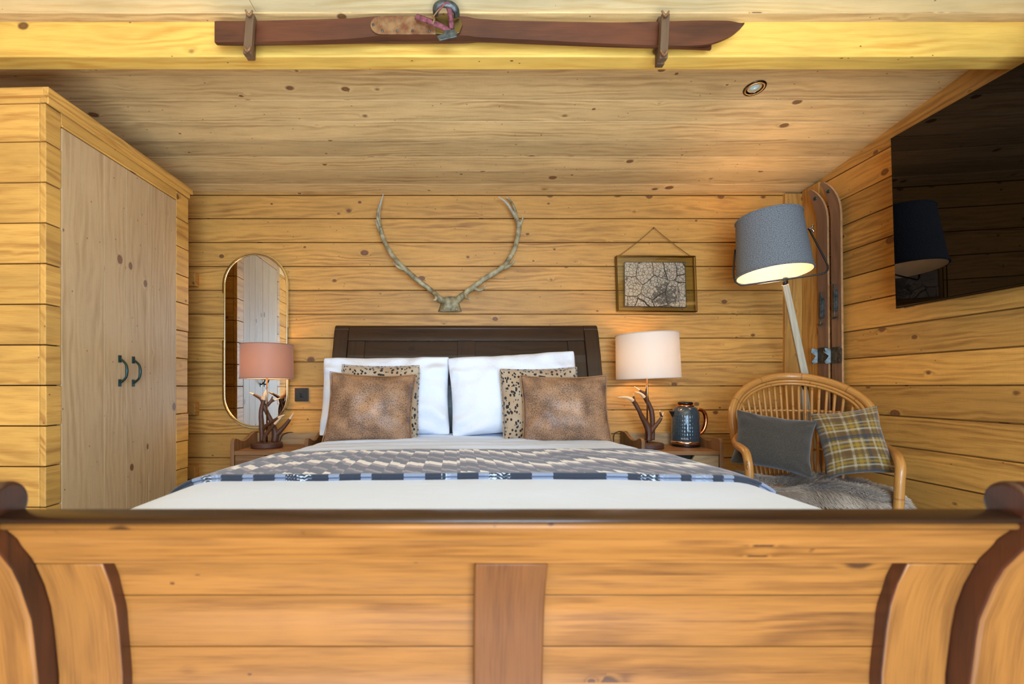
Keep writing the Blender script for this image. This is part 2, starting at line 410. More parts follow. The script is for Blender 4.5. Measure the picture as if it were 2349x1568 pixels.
for (y0, y1, splits, hy) in ((0.0685, 0.4062, (0.278,), 0.367), (0.4078, 0.7755, (0.56, 0.67), 0.452)):
    bm = MB(); e = [y0] + list(splits) + [y1]
    for a, b in zip(e, e[1:]): box(bm, (-0.022, a + 0.0006, 0.06), (-0.0005, b - 0.0006, H(0.990)), g=(0, 0, 1), tint=random.uniform(.2, .8))
    dr = obj('door', bm, 'door', wd, bevel=0.001)
    # handle: two plates and a bowed grip
    zt, zb = H((CY - 815) / F * 2.10), H((CY - 885) / F * 2.10)
    bm = MB()
    for z in (zt - 0.014, zb + 0.014): box(bm, (-0.001, hy - 0.008, z - 0.016), (0.004, hy + 0.008, z + 0.016))
    tube(bm, [(0.003, hy, zt - 0.016), (0.016, hy, zt - 0.024), (0.030, hy, zt - 0.040), (0.034, hy, (zt + zb) / 2), (0.030, hy, zb + 0.040), (0.016, hy, zb + 0.024), (0.003, hy, zb + 0.016)], [.006, .005, .005, .0065, .005, .005, .006], 10)
    obj('handle', bm, 'green', dr, bevel=0.001)

# ------------------------------------------------------------------ bed: dark sleigh headboard, curved footboard, rails
random.seed(21)
BX = 0.077
bed = thing('sleigh_bed', 'dark wooden sleigh bed with scrolled headboard and curved footboard', 'bed', (BX, 1.75, 0))
def Lb(x, y, z): return (x, y - 1.75, z)
def interp(tab, x):
    if x <= tab[0][0]: return tab[0][1]
    for (a, fa), (b, fb) in zip(tab, tab[1:]):
        if x <= b:
            t = (x - a) / (b - a); t = t * t * (3 - 2 * t) * 0.35 + t * 0.65; return fa + (fb - fa) * t
    return tab[-1][1]
HB = [(0.0, 2.77), (0.55, 2.755), (0.80, 2.757), (0.95, 2.775), (1.10, 2.815), (1.20, 2.85), (1.29, 2.88)]
FB = [(0.0, 0.69), (0.15, 0.715), (0.30, 0.738), (0.45, 0.750), (0.565, 0.738), (0.62, 0.722), (0.66, 0.705), (0.70, 0.680), (0.73, 0.655)]
def curved(tab, x0, x1, z0, z1, f0, f1, n=16, g='x', tint=None, bm=None):
    """board following the curve tab; f0/f1 = front and back offsets in y"""
    bm = bm or MB(); zz = [z0 + (z1 - z0) * i / n for i in range(n + 1)]
    fr = [(x0 , interp(tab, z) + f0, z) for z in zz]; bk = [(x0, interp(tab, z) + f1, z) for z in zz][::-1]
    prism(bm, [Lb(*p) for p in fr + bk], (x1 - x0, 0, 0), g=(1, 0, 0) if g == 'x' else (0, 0, 1), tint=tint)
    return bm
def spiral_post(tab, x0, x1, ztop, front, back, scroll_r, scroll_c, name, mat):
    bm = MB(); n = 26; zz = [ztop * i / n for i in range(n + 1)]
    fr = [Lb(x0, interp(tab, z) + front, z) for z in zz]; bk = [Lb(x0, interp(tab, z) + back, z) for z in zz]
    pts = fr + bk[::-1]
    prism(bm, pts, (x1 - x0, 0, 0), g=(0, 0, 1), tint=0.5)
    ring = [Lb(x0 - 0.001, scroll_c[0] + scroll_r * math.cos(a * math.pi / 16), scroll_c[1] + scroll_r * math.sin(a * math.pi / 16)) for a in range(32)]
    prism(bm, ring, (x1 - x0 + 0.002, 0, 0), g=(0, 0, 1), tint=0.3)
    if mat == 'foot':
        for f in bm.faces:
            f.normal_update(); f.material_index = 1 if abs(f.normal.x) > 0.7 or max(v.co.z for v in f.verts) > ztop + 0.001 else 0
        return obj(name, bm, ['foot', 'dark_shade'], bed, bevel=0.006, seg=3, auto=True)
    return obj(name, bm, mat, bed, bevel=0.006, seg=3, auto=True)
# headboard
for s in (-1, 1):
    x0, x1 = (-0.79, -0.705) if s < 0 else (0.705, 0.79)
    spiral_post(HB, x0, x1, H(0.345), -0.028, 0.030, 0.030, (2.885, H(0.345)), 'headboard_post', 'dark')
    bm = curved(HB, s * 0.705 if s < 0 else 0.605, -0.605 if s < 0 else 0.705, 0.50, H(0.277), -0.012, 0.012, g='z', tint=.5); obj('headboard_stile', bm, 'dark', bed, bevel=0.002)
bm = curved(HB, -0.052, 0.052, 0.5, H(0.277), -0.012, 0.012, g='z', tint=.4); obj('headboard_stile', bm, 'dark', bed, bevel=0.002)
bm = curved(HB, -0.704, 0.704, 0.5, H(0.275), -0.001, 0.011, tint=.25); obj('headboard_panel', bm, 'dark', bed)
bm = curved(HB, -0.706, 0.706, H(0.279), H(0.352), -0.014, 0.014, tint=.6)
tube(bm, [Lb(-0.706, 2.884, H(0.352)), Lb(0.706, 2.884, H(0.352))], 0.022, 14, k=1); obj('headboard_rail', bm, 'dark', bed, bevel=0.002)
bm = MB(); box(bm, Lb(0.791, 2.80, H(-0.03)), Lb(0.80, 2.86, H(0.0)), tint=0.4)
# footboard
for s in (-1, 1):
    x0, x1 = (-0.80, -0.70) if s < 0 else (0.70, 0.80)
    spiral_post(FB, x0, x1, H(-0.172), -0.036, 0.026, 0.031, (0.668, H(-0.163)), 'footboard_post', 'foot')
    a, b = (-0.70, -0.598) if s < 0 else (0.598, 0.70)
    bm = curved(FB, a, b, 0.05, H(-0.262), 0.0, 0.030, g='z', tint=.6)
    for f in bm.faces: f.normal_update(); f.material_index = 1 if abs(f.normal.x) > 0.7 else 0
    obj('footboard_stile', bm, ['foot', 'dark_shade'], bed, bevel=0.003, auto=True)
obj('footboard_stile', curved(FB, -0.045, 0.064, 0.05, H(-0.262), 0.0, 0.022, g='z', tint=.5), 'foot2', bed, bevel=0.003, auto=True)
obj('footboard_rail', curved(FB, -0.70, 0.70, H(-0.2615), H(-0.1985), 0.0, 0.022, tint=.85), 'foot', bed, bevel=0.002, auto=True)
zl = [0.10, H(-0.51), H(-0.418), H(-0.329), H(-0.258)]
bm = MB()
for a, b in zip(zl, zl[1:]): curved(FB, -0.60, 0.60, a + 0.0006, b - 0.0006, 0.022, 0.028, n=6, bm=bm, tint=random.uniform(.4, .8))
obj('footboard_panel', bm, 'foot', bed, bevel=0.0012, auto=True)
# top rail with rounded nose and bead
bm = MB()
cy, cz = 0.672, H(-0.1817)
nose = [(cy + 0.028 * math.cos(a), cz + 0.0068 * math.sin(a)) for a in [i * math.pi / 12 for i in range(24)]]
prism(bm, [Lb(-0.70, y, z) for y, z in nose], (1.40, 0, 0), g=(1, 0, 0), tint=.3)
for f in bm.faces: f.smooth = True
obj('footboard_cap', bm, 'dark', bed)
tag(obj('footboard_bead', (lambda b: (tube(b, [Lb(-0.70, 0.657, H(-0.1915)), Lb(0.70, 0.657, H(-0.1915))], 0.0052, 12, k=1), b)[1])(MB()), 'foot', bed), 'light bead under the dark cap rail')
for s in (-1, 1):
    bm = MB(); x0, x1 = (-0.775, -0.75) if s < 0 else (0.75, 0.775)
    box(bm, Lb(x0, 0.76, 0.22), Lb(x1, 2.75, 0.42), g=(0, 1, 0)); obj('side_rail', bm, 'dark', bed, bevel=0.004)
bm = MB(); box(bm, Lb(-0.745, 0.775, 0.30), Lb(0.745, 2.74, 0.33), g=(0, 1, 0)); obj('slat_base', bm, 'dark', bed)

# ------------------------------------------------------------------ bedding
random.seed(5)
t = NT('white_cotton'); o_ = t.obj(); nn = t.noise(o_, 6, 4)
t.bump(t.add(t.mul(t.noise(o_, 9, 4), 1.0), t.mul(t.noise(o_, 400, 2), 0.03)), 0.6, 0.02)
M['cotton'] = t.out(lin((240, 241, 248)), 0.75, Sheen_Weight=0.2)
t = NT('duvet_cotton'); o_ = t.obj(); x, y, z = t.sep(o_)
wr = t.noise(t.xyz(t.mul(x, 1.6), t.add(t.mul(y, 26), t.mul(t.noise(o_, 3, 2), 5)), 0), 1.0, 3)
far = t.rng(y, 1.75, 1.95)
t.bump(t.add(t.mul(t.mul(wr, far), 1.0), t.mul(t.noise(o_, 5, 3), 1.2)), 0.5, 0.012)
M['duvet'] = t.out(lin((222, 232, 255)), 0.75, Sheen_Weight=0.2)
DX, DW = 0.062, 0.87
def duvet_h(X, Y):
    u = abs(X - DX) / DW
    top = H(-0.270 - 0.004 * math.cos((Y - 1.0) * 2.2))
    crown = -0.010 * u ** 2
    wob = 0.006 * noise.noise(Vector((X * 2.3, Y * 2.3, 1))) + 0.0035 * noise.noise(Vector((X * 6, Y * 5, 3)))
    return top + crown + wob
def duvet_pt(s, Y, lift=0.0, w=DW):
    """s in -1..1 across; flat top, rounded shoulders, hanging sides"""
    a = abs(s); sg = 1 if s >= 0 else -1; w = w - 0.085 * min(1, max(0, (Y - 1.5) / 0.9))
    flat = 0.62
    if a < flat: X = DX + sg * a / flat * (w - 0.14); return Vector((X, Y, duvet_h(X, Y) + lift))
    q = (a - flat) / (1 - flat)
    X0 = DX + sg * (w - 0.14); z0 = duvet_h(X0, Y); r = 0.14
    if q < 0.6:
        an = q / 0.6 * math.pi / 2 * 0.95
        return Vector((X0 + sg * (r + lift) * math.sin(an), Y, z0 - (0.085) * (1 - math.cos(an)) + lift * math.cos(an)))
    k = (q - 0.6) / 0.4
    an = math.pi / 2 * 0.95
    return Vector((X0 + sg * ((r + lift) * math.sin(an) + 0.012 * k + 0.012 * k * math.sin(Y * 17)), Y, z0 - 0.085 * (1 - math.cos(an)) - 0.20 * k))
bm = MB()
Y0, Y1 = 0.795, 2.70
def dfn(a, b):
    Y = Y0 + (Y1 - Y0) * b; p = duvet_pt(a * 2 - 1, Y)
    e = max(0.0, 1 - (Y - Y0) / 0.09); p.z -= 0.10 * e * e
    if Y > 1.6:
        p.z += 0.012 * math.sin(Y * 80 + 3 * noise.noise(Vector((p.x * 2, Y * 3, 0)))) * min(1, max(0, Y - 1.8) * 4) * noise.noise(Vector((p.x * 1.5, Y * 9, 5)))
    return p
sheet(bm, 80, 130, dfn)
dv = obj('duvet', bm, 'duvet', None, solid=0.02, smooth=True)
tag(dv, 'plain white duvet spread smoothly over the sleigh bed', 'duvet')
bm = MB()
ring = []
vs = box(bm, (-0.66, 0.80, 0.335), (0.76, 2.72, H(-0.325)), tint=.5)
tag(obj('mattress', bm, 'cotton', None, bevel=0.03, seg=4), 'mattress under the white duvet on the bed slats', 'mattress')

# patterned runner folded over the foot end
t = NT('zigzag_runner'); u, v, _ = t.sep(t.uv())      # u across the bed (m), v from front edge towards the pillows (m)
def tri(x, per):                                       # triangle wave 0..1
    return t.mul(t.m_('ABSOLUTE', t.sub(t.m_('FRACT', t.mul(x, 1.0 / per)), 0.5)), 2.0)
teeth = t.m_('SNAP', u, 0.030); tooth = t.m_('FRACT', t.mul(u, 1 / 0.028))
big = t.add(t.mul(tri(teeth, 0.44), 0.10), t.mul(t.noise(t.xyz(t.mul(teeth, 4.5), 0, 0), 1.0, 2), 0.16)); saw = t.mul(t.m_('FRACT', t.mul(u, 1 / 0.056)), 0.055)
vv = t.add(t.add(v, big), saw)
step = t.m_('FRACT', t.mul(vv, 1 / 0.235))
dk, mv, cr, md = lin((54, 46, 54)), lin((142, 122, 128)), lin((240, 232, 226)), lin((76, 66, 74))
pat = t.ramp(step, [(0, dk), (0.28, mv), (0.42, cr), (0.62, dk), (0.80, md), (0.90, mv)], 'CONSTANT')
saw2 = t.m_('GREATER_THAN', t.m_('FRACT', t.mul(t.add(u, t.mul(v, 0.4)), 1 / 0.045)), 0.5)

spk = t.noise(t.xyz(t.mul(u, 300), t.mul(v, 220)), 1.0, 2)
pat = t.mix(t.mul(t.m_('GREATER_THAN', spk, 0.64), 0.18), pat, cr)
# border along the folded edge: slate blue with pale dashes
dash = t.m_('GREATER_THAN', t.noise(t.xyz(t.mul(u, 9), 0, 0), 1.0, 1), 0.56)
dots = t.m_('GREATER_THAN', t.noise(t.xyz(t.mul(u, 120), t.mul(v, 260), 0), 1.0, 0), 0.56)
blk = t.m_('GREATER_THAN', t.noise(t.xyz(t.mul(t.m_('SNAP', u, 0.03), 14), 3, 0), 1.0, 1), 0.51)
bord = t.mix(t.mul(dash, dots), lin((44, 52, 70)), lin((206, 216, 232)))
bord = t.mix(t.mul(blk, 0.8), bord, lin((150, 162, 188)))
pat = t.mix(t.m_('LESS_THAN', v, 0.018), pat, bord)
t.bump(t.noise(t.xyz(t.mul(u, 420), t.mul(v, 420)), 1.0, 1), 0.3, 0.001)
M['runner'] = t.out(pat, 0.9, Sheen_Weight=0.3)
def runner_section():
    pts = []                                           # (Y, lift, v)
    n = 34
    for i in range(n + 1):
        Y = 1.86 - (1.86 - 1.365) * i / n; pts.append((Y, 0.028, Y - 1.35))
    for k in range(1, 8): a = k / 8 * math.pi; pts.append((1.365 - 0.010 * math.sin(a), 0.0225 + 0.0055 * math.cos(a), 0.012 - 0.012 * k / 8))
    pts.append((1.380, 0.017, -0.01)); pts.append((1.367, 0.0165, 0.012))
    for k in range(1, 8): a = k / 8 * math.pi; pts.append((1.365 - 0.010 * math.sin(a), 0.0105 + 0.0055 * math.cos(a), 0.010 - 0.012 * k / 8))
    for i in range(12): Y = 1.37 + 0.49 * (i + 1) / 12; pts.append((Y, 0.006 if i < 11 else 0.02, Y - 1.35))
    return pts
sec = runner_section(); bm = MB(); ns = 90
def slant(s): return 0.0
def rfn(a, b):
    i = min(int(round(b * (len(sec) - 1))), len(sec) - 1); Y, lf, _ = sec[i]
    s = (a * 2 - 1) * 0.97
    Y2 = Y + (0.020 * math.sin(s * 2.3 + 0.5) + 0.010 * noise.noise(Vector((s * 3, 2, 0)))) * min(1, max(0, (Y - 1.33)) / 0.4 + 0.25)
    return duvet_pt(s, Y2, lf)
def ruv(a, b):
    i = min(int(round(b * (len(sec) - 1))), len(sec) - 1); s = (a * 2 - 1)
    return (s * 1.12 + 2, sec[i][2])
sheet(bm, ns, len(sec) - 1, rfn, ruv)
tag(obj('bed_runner', bm, 'runner', None, smooth=True), 'grey and cream zigzag woven blanket folded across the foot of the bed', 'blanket')

# pillows and cushions
def cushion_bm(w_, h_, th, ear=0.05, pinch=0.07, seed=0, n=26, wr=0.004, sag=0.0, p=2.6):
    bm = MB(); rnd = random.Random(seed); off = Vector((seed * 3.1, seed * 1.7, 0))
    def outline(u, v):
        x = u * w_ / 2 * (1 - pinch * (1 - abs(v) ** 2.2)); y = v * h_ / 2 * (1 - pinch * (1 - abs(u) ** 2.2))
        c_ = 1 - 0.035 * (abs(u) * abs(v)) ** 7; return x * c_, y * c_
    UVL = bm.loops.layers.uv['UVMap']
    for side in (1, -1):
        def fn(a, b):
            u, v = a * 2 - 1, b * 2 - 1; u = math.copysign(abs(u) ** 0.85, u); v = math.copysign(abs(v) ** 0.85, v)
            x, y = outline(u, v)
            k = max(0, (1 - abs(u) ** p)) ** 0.55 * max(0, (1 - abs(v) ** p)) ** 0.55
            z = side * th / 2 * k + side * wr * k * noise.noise(Vector((x * 14, y * 14, 0)) + off) * 2.2
            e = abs(u) ** 6 * abs(v) ** 6
            rad = math.hypot(u, v)
            crease = wr * 1.6 * math.sin(14 * math.atan2(abs(v) + .01, abs(u) + .01) + 3 * noise.noise(off + Vector((u * 2, v * 2, 1)))) * min(1, max(0, rad - 0.75) * 3) * (k > 0)
            z += side * crease * min(1, k * 3)
            y -= sag * (1 - u * u) * (0.5 + 0.5 * v)
            return Vector((x + rnd.uniform(0, 0), y, z + ear * e * 0.4))
        g, fs = sheet(bm, n, n, fn, lambda a, b: (a * w_, b * h_), tint=0.5)
    bmesh.ops.remove_doubles(bm, verts=bm.verts[:], dist=0.0004)
    return bm, outline
def place(o, c, tilt=0.0, yaw=0.0, roll=0.0):
    """cushion in its own xy plane -> upright facing the camera (-Y); tilt leans the top away"""
    o.rotation_mode = 'XYZ'
    m = Matrix.Rotation(yaw, 4, 'Z') @ Matrix.Rotation(R(90) - tilt, 4, 'X') @ Matrix.Rotation(roll, 4, 'Z')
    o.matrix_world = Matrix.Translation(c) @ m
    return o
def pillow(name, c, w_, h_, th, tilt, yaw, roll, label, seed, mat='cotton', cat='pillow', piping=None, group=None, ear=0.05, pinch=0.07, wr=0.004, p=2.6):
    bm, ol = cushion_bm(w_, h_, th, seed=seed, ear=ear, pinch=pinch, wr=wr, p=p)
    o = obj(name, bm, mat, None, smooth=True, sub=1); tag(o, label, cat, group)
    place(o, c, tilt, yaw, roll)
    if piping:
        bm = MB(); pts = []
        N = 16
        for (a0, b0, a1, b1) in ((-1, -1, 1, -1), (1, -1, 1, 1), (1, 1, -1, 1), (-1, 1, -1, -1)):
            for i in range(N):
                tt = i / N; u, v = a0 + (a1 - a0) * tt, b0 + (b1 - b0) * tt; x, y = ol(u, v); pts.append((x, y, ear * 0.4 * abs(u) ** 6 * abs(v) ** 6))
        tube(bm, pts, 0.0032, 6, closed=True, k=1); obj('piping', bm, piping, o)
    return o
pillow('pillow', (-0.375, 2.625, H(-0.045)), 0.74, 0.46, 0.17, R(14), 0, R(0.5), 'white pillow behind the left pair of cushions', 1, ear=0.0, pinch=0.05, p=3.0, wr=0.010)
pillow('pillow', (0.335, 2.60, H(-0.030)), 0.74, 0.46, 0.17, R(14), 0, R(3.5), 'front white pillow behind the right pair of cushions', 2, ear=0.0, pinch=0.05, p=3.0, wr=0.010)
pillow('pillow', (0.350, 2.72, H(-0.035)), 0.72, 0.43, 0.10, R(12), 0, R(1.5), 'rear white pillow against the headboard, one corner showing', 3, ear=0.0, pinch=0.03, p=3.4)
t = NT('spotted_velvet'); u, v, _ = t.sep(t.uv())
vo = t.voro(t.xyz(t.mul(u, 62), t.mul(v, 50)), 1.0); k1 = t.m_('LESS_THAN', t.add(vo['Distance'], t.mul(t.noise(t.uv(), 160, 1), 0.25)), 0.50)
base = t.mix(t.noise(t.uv(), 9, 2), lin((170, 122, 66)), lin((196, 184, 164)))
M['leopard'] = t.out(t.mix(k1, base, lin((26, 24, 26))), 0.8, Sheen_Weight=0.3)
t = NT('distressed_suede'); uvv = t.uv(); n1 = t.noise(uvv, 9, 4); n2 = t.noise(uvv, 190, 3, 0.75)
base = t.mix(t.rng(n1, 0.30, 0.70), lin((146, 108, 82)), lin((186, 142, 106)))
th_ = t.rng(n1, 0.35, 0.7, 0.47, 0.60)
M['suede'] = t.out(t.mix(t.mul(t.m_('GREATER_THAN', n2, th_), 0.75), base, lin((66, 52, 46))), 0.5, Specular_IOR_Level=0.5)
M['suedepipe'] = plain('suede_piping', (160, 116, 78), 0.6)
pillow('cushion', (-0.385, 2.48, H(-0.075)), 0.42, 0.40, 0.12, R(14), 0, R(-0.5), 'black-spotted tan cushion behind the brown cushion on the left', 4, 'leopard', 'cushion', 'leopard', pinch=0.05)
pillow('cushion', (-0.416, 2.38, H(-0.107)), 0.45, 0.375, 0.19, R(17), 0, R(-2), 'mottled brown suede cushion in front on the left side of the bed', 5, 'suede', 'cushion', 'suedepipe', pinch=0.085, wr=0.006)
pillow('cushion', (0.455, 2.48, H(-0.088)), 0.42, 0.39, 0.12, R(12), R(3), R(1.5), 'black-spotted tan cushion behind the brown cushion on the right', 6, 'leopard', 'cushion', 'leopard', pinch=0.05)
pillow('cushion', (0.560, 2.38, H(-0.112)), 0.45, 0.365, 0.19, R(17), R(-2), R(0), 'mottled brown suede cushion in front on the right side of the bed', 7, 'suede', 'cushion', 'suedepipe', pinch=0.085, wr=0.006)

# ------------------------------------------------------------------ bedside cabinets
random.seed(31)
def nightstand(x0, x1, label):
    yf, yb = 2.60, 2.93
    nt = thing('nightstand', label, 'bedside table', ((x0 + x1) / 2, (yf + yb) / 2, 0))
    ox, oy = nt.location.x, nt.location.y; w2 = (x1 - x0) / 2
    prof = [(yf + 0.02, 0.0), (yf + 0.005, 0.20), (yf, H(-0.35)), (yf, H(-0.300)), (yf + 0.006, H(-0.287)), (yf + 0.022, H(-0.281)), (yf + 0.045, H(-0.284)), (yf + 0.08, H(-0.297)), (yf + 0.12, H(-0.305)), (yf + 0.16, H(-0.303)),
            (yf + 0.20, H(-0.292)), (yf + 0.24, H(-0.276)), (yf + 0.27, H(-0.268)), (yb, H(-0.268)), (yb, 0.0)]
    for s in (-1, 1):
        bm = MB(); xa = -w2 if s < 0 else w2 - 0.020
        prism(bm, [(xa, y - oy, z) for y, z in prof], (0.020, 0, 0), g=(0, 0, 1), tint=.7); obj('side_panel', bm, 'mango', nt, bevel=0.003)
    bm = MB(); box(bm, (-w2 + 0.02, yf - oy + 0.004, H(-0.372)), (w2 - 0.02, yb - oy, H(-0.350)), tint=.8); obj('top', bm, 'mango', nt, bevel=0.002)
    bm = MB(); box(bm, (-w2 + 0.02, yb - 0.016 - oy, H(-0.350)), (w2 - 0.02, yb - oy, H(-0.279)), tint=.2); obj('back_panel', bm, 'mangoedge', nt, bevel=0.002)
    bm = MB(); box(bm, (-w2 + 0.02, yf - oy + 0.05, 0.14), (w2 - 0.02, yb - oy, H(-0.374)), tint=.2); obj('carcass', bm, 'gap', nt)
    for (za, zb, notch) in ((H(-0.52), H(-0.374), True), (0.16, H(-0.524), False)):
        bm = MB(); a, b = -w2 + 0.0215, w2 - 0.0215; y = yf + 0.012 - oy; c = 0.0 + (0.02 if notch else 0)
        pts = [(a, y, za), (b, y, za), (b, y, zb)]
        if notch: pts += [(c + 0.052, y, zb), (c + 0.040, y, zb - 0.022), (c - 0.040, y, zb - 0.022), (c - 0.052, y, zb)]
        prism(bm, pts + [(a, y, zb)], (0, 0.016, 0), g=(1, 0, 0), tint=.45); obj('drawer' if notch else 'door', bm, 'mangoedge' if x0 > 0 else 'mango', nt, bevel=0.0015)
    return nt
nightstand(-1.222, -0.795, 'mango wood bedside table with curved sides left of the bed')
nightstand(1.030, 1.480, 'mango wood bedside table with curved sides right of the bed')
SH = H(-0.350)

# antler table lamps
t = NT('antler_brown'); tc = t.sep(t.tint()['Color'])[0]; ob = t.obj(); nn = t.noise(ob, 90, 3)
base = t.mix(nn, lin((58, 32, 20)), lin((112, 68, 42)))
M['antler'] = t.out(t.mix(t.rng(tc, 0.45, 0.6), base, lin((226, 190, 150))), 0.5); t.bump(t.noise(ob, 260, 3), 0.6, 0.001)
M['discwood'] = wood('dark_disc_wood', (84, 48, 32), (50, 28, 20), rough=0.6, knots=0, ring=2)
def shade_mat(name, rgb, em, trans=0.5):
    t = NT(name); tr = t.n('ShaderNodeBsdfTranslucent'); tr.inputs[0].default_value = lin(rgb)
    ms = t.n('ShaderNodeMixShader'); ms.inputs[0].default_value = trans
    x, y, z = t.sep(t.obj()); 
    wv = t.noise(t.xyz(t.mul(t.m_('ARCTAN2', x, y), 120), t.mul(z, 900)), 1.0, 1)
    t.put(t.b.inputs['Base Color'], lin(rgb)); t.b.inputs['Roughness'].default_value = 0.6; t.b.inputs['Sheen Weight'].default_value = 0.3
    t.bump(wv, 0.15, 0.0006)
    out = t.t.nodes['Material Output']
    t.t.links.new(t.b.outputs[0], ms.inputs[1]); t.t.links.new(tr.outputs[0], ms.inputs[2]); t.t.links.new(ms.outputs[0], out.inputs[0])
    return t.m
M['shade_pink'] = shade_mat('dusty_pink_linen', (192, 142, 120), 0, 0.30)
M['shade_cream'] = shade_mat('cream_silk', (240, 228, 216), 0, 0.35)
M['shade_lining'] = shade_mat('white_lining', (248, 236, 214), 0, 0.30)
t = NT('lamp_bulb'); t.put(t.b.inputs['Emission Color'], (1, 0.78, 0.5, 1)); t.b.inputs['Emission Strength'].default_value = 12; M['bulb'] = t.m
def bulb_light(name, loc, power, rad=0.02, parent=None):
    d = bpy.data.lights.new(name, 'POINT'); d.energy = power; d.color = (1.0, 0.66, 0.36); d.shadow_soft_size = rad
    o = bpy.data.objects.new(name, d); S.collection.objects.link(o); o.location = loc
    if parent: o.parent = parent
def wpt(root, px, py, Y): return P(px, py, Y) - root.location
tipf = lambda a: (lambda q: 0.0 if q < a else 0.9)
def table_lamp(c, label, shade, R0, R1, zt, zb, antlers, tilt, disc_r, power):
    lp = thing('antler_lamp', label, 'table lamp', c)
    bm = MB(); lathe(bm, [(0, 0), (disc_r, 0), (disc_r + 0.002, 0.006), (disc_r + 0.001, 0.026), (disc_r - 0.004, 0.030), (0, 0.031)], n=40)
    tag(obj('base', bm, 'discwood', lp), 'dark round wooden disc')
    bm = MB(); tube(bm, [(0, 0, 0.03), (0, 0, zt - c[2] - 0.03)], 0.0045, 12, k=1); obj('pole', bm, 'bronze', lp)
    for i, (main, tines) in enumerate(antlers):
        bm = MB()
        for pts, rad in [main] + tines:
            n_ = len(pts); tube(bm, [wpt(lp, *q) for q in pts], rad, 10, tint=tipf(0.70 if rad is not main[1] or True else 1), lump=0.12)
        obj('antler', bm, 'antler', lp)
    zl, zh = zb - c[2], zt - c[2]
    bm = MB(); n = 56
    for (ra, rb, mi) in ((R0, R1, 0), (R0 - 0.003, R1 - 0.003, 1)):
        sheet(bm, n, 6, lambda a, b: Vector(((ra + (rb - ra) * b) * math.cos(2 * math.pi * a), (ra + (rb - ra) * b) * math.sin(2 * math.pi * a), zl + (zh - zl) * b)), closed_u=True, midx=mi)
    for z, r in ((zl, R0), (zh, R1)):
        tube(bm, [(r * math.cos(2 * math.pi * k / n), r * math.sin(2 * math.pi * k / n), z) for k in range(n)], 0.0028, 6, closed=True, k=1)
    sh = obj('lamp_shade', bm, [shade, 'shade_lining'], lp, normals=False)
    mid = Matrix.Translation((0, 0, (zl + zh) / 2)); sh.matrix_local = mid @ Matrix.Rotation(tilt, 4, 'Y') @ mid.inverted()
    bm = MB(); zz = (zl + zh) / 2 - 0.02
    lathe(bm, [(0, zz - 0.055), (0.014, zz - 0.05), (0.016, zz - 0.02), (0.020, zz), (0.026, zz + 0.02), (0.024, zz + 0.045), (0.012, zz + 0.06), (0, zz + 0.063)], c=(0.022, 0, 0), n=16); obj('bulb', bm, 'bulb', lp)
    bulb_light('lamp_light', (-0.03, 0, zz + 0.01), power, 0.03, lp)
    return lp
A1 = (([(601, 1012, 2.77), (600, 975, 2.77), (599, 945, 2.77), (603, 925, 2.77), (608, 905, 2.765), (611, 893, 2.765)], [.014, .015, .013, .012, .010, .003]),
      [([(603, 985, 2.77), (612, 975, 2.75), (628, 964, 2.73), (642, 956, 2.72), (653, 951, 2.715)], [.011, .010, .009, .007, .0025]),
       ([(606, 1010, 2.74), (608, 1000, 2.735), (618, 986, 2.73), (634, 968, 2.72), (645, 957, 2.72)], [.012, .011, .010, .008, .004])])
A2 = (([(630, 1012, 2.80), (632, 995, 2.80), (626, 975, 2.80), (617, 955, 2.79), (608, 935, 2.78), (603, 916, 2.78), (612, 905, 2.775), (613, 890, 2.77)], [.020, .021, .015, .013, .013, .013, .009, .003]),
      [([(605, 922, 2.78), (596, 912, 2.78), (583, 905, 2.78), (572, 900, 2.78)], [.012, .010, .007, .0025]),
       ([(634, 995, 2.80), (650, 980, 2.80), (664, 962, 2.80), (673, 947, 2.80)], [.018, .013, .009, .0025]),
       ([(612, 930, 2.78), (621, 921, 2.79), (628, 918, 2.80), (642, 913, 2.81)], [.011, .009, .007, .003]),
       ([(621, 921, 2.79), (624, 912, 2.79), (626, 905, 2.79)], [.008, .005, .002])])
table_lamp((-1.085, 2.765, SH), 'antler lamp with a dusty pink drum shade on the left bedside table', 'shade_pink', 0.148, 0.146, H(0.247), H(0.052), [A1, A2], 0, 0.086, 1.7)
B1 = (([(1487, 1010, 2.76), (1488, 990, 2.76), (1484, 975, 2.76), (1474, 958, 2.75), (1465, 940, 2.74), (1457, 925, 2.74), (1447, 915, 2.73), (1436, 911, 2.73), (1416, 911, 2.73)], [.020, .020, .019, .014, .012, .012, .010, .007, .0025]),
      [([(1456, 924, 2.74), (1454, 913, 2.74), (1453, 902, 2.73)], [.010, .006, .002]),
       ([(1490, 992, 2.76), (1500, 980, 2.76), (1512, 966, 2.76), (1518, 955, 2.76), (1522, 945, 2.76)], [.016, .013, .010, .007, .0025]),
       ([(1518, 956, 2.76), (1515, 948, 2.75), (1513, 940, 2.75)], [.007, .005, .002])])
B2 = (([(1496, 1008, 2.79), (1497, 975, 2.79), (1495, 945, 2.79), (1489, 928, 2.79), (1481, 914, 2.79), (1470, 903, 2.79), (1456, 898, 2.79)], [.014, .014, .014, .013, .012, .008, .0025]),
      [([(1484, 917, 2.79), (1481, 903, 2.79), (1468, 895, 2.79), (1455, 886, 2.79)], [.011, .009, .006, .002]),
       ([(1482, 905, 2.79), (1483, 895, 2.78), (1482, 884, 2.78)], [.009, .006, .002])])
table_lamp((1.122, 2.75, SH), 'antler lamp with a cream drum shade on the right bedside table', 'shade_cream', 0.176, 0.171, H(0.305), H(0.052), [B1, B2], -R(2), 0.088, 1.6)

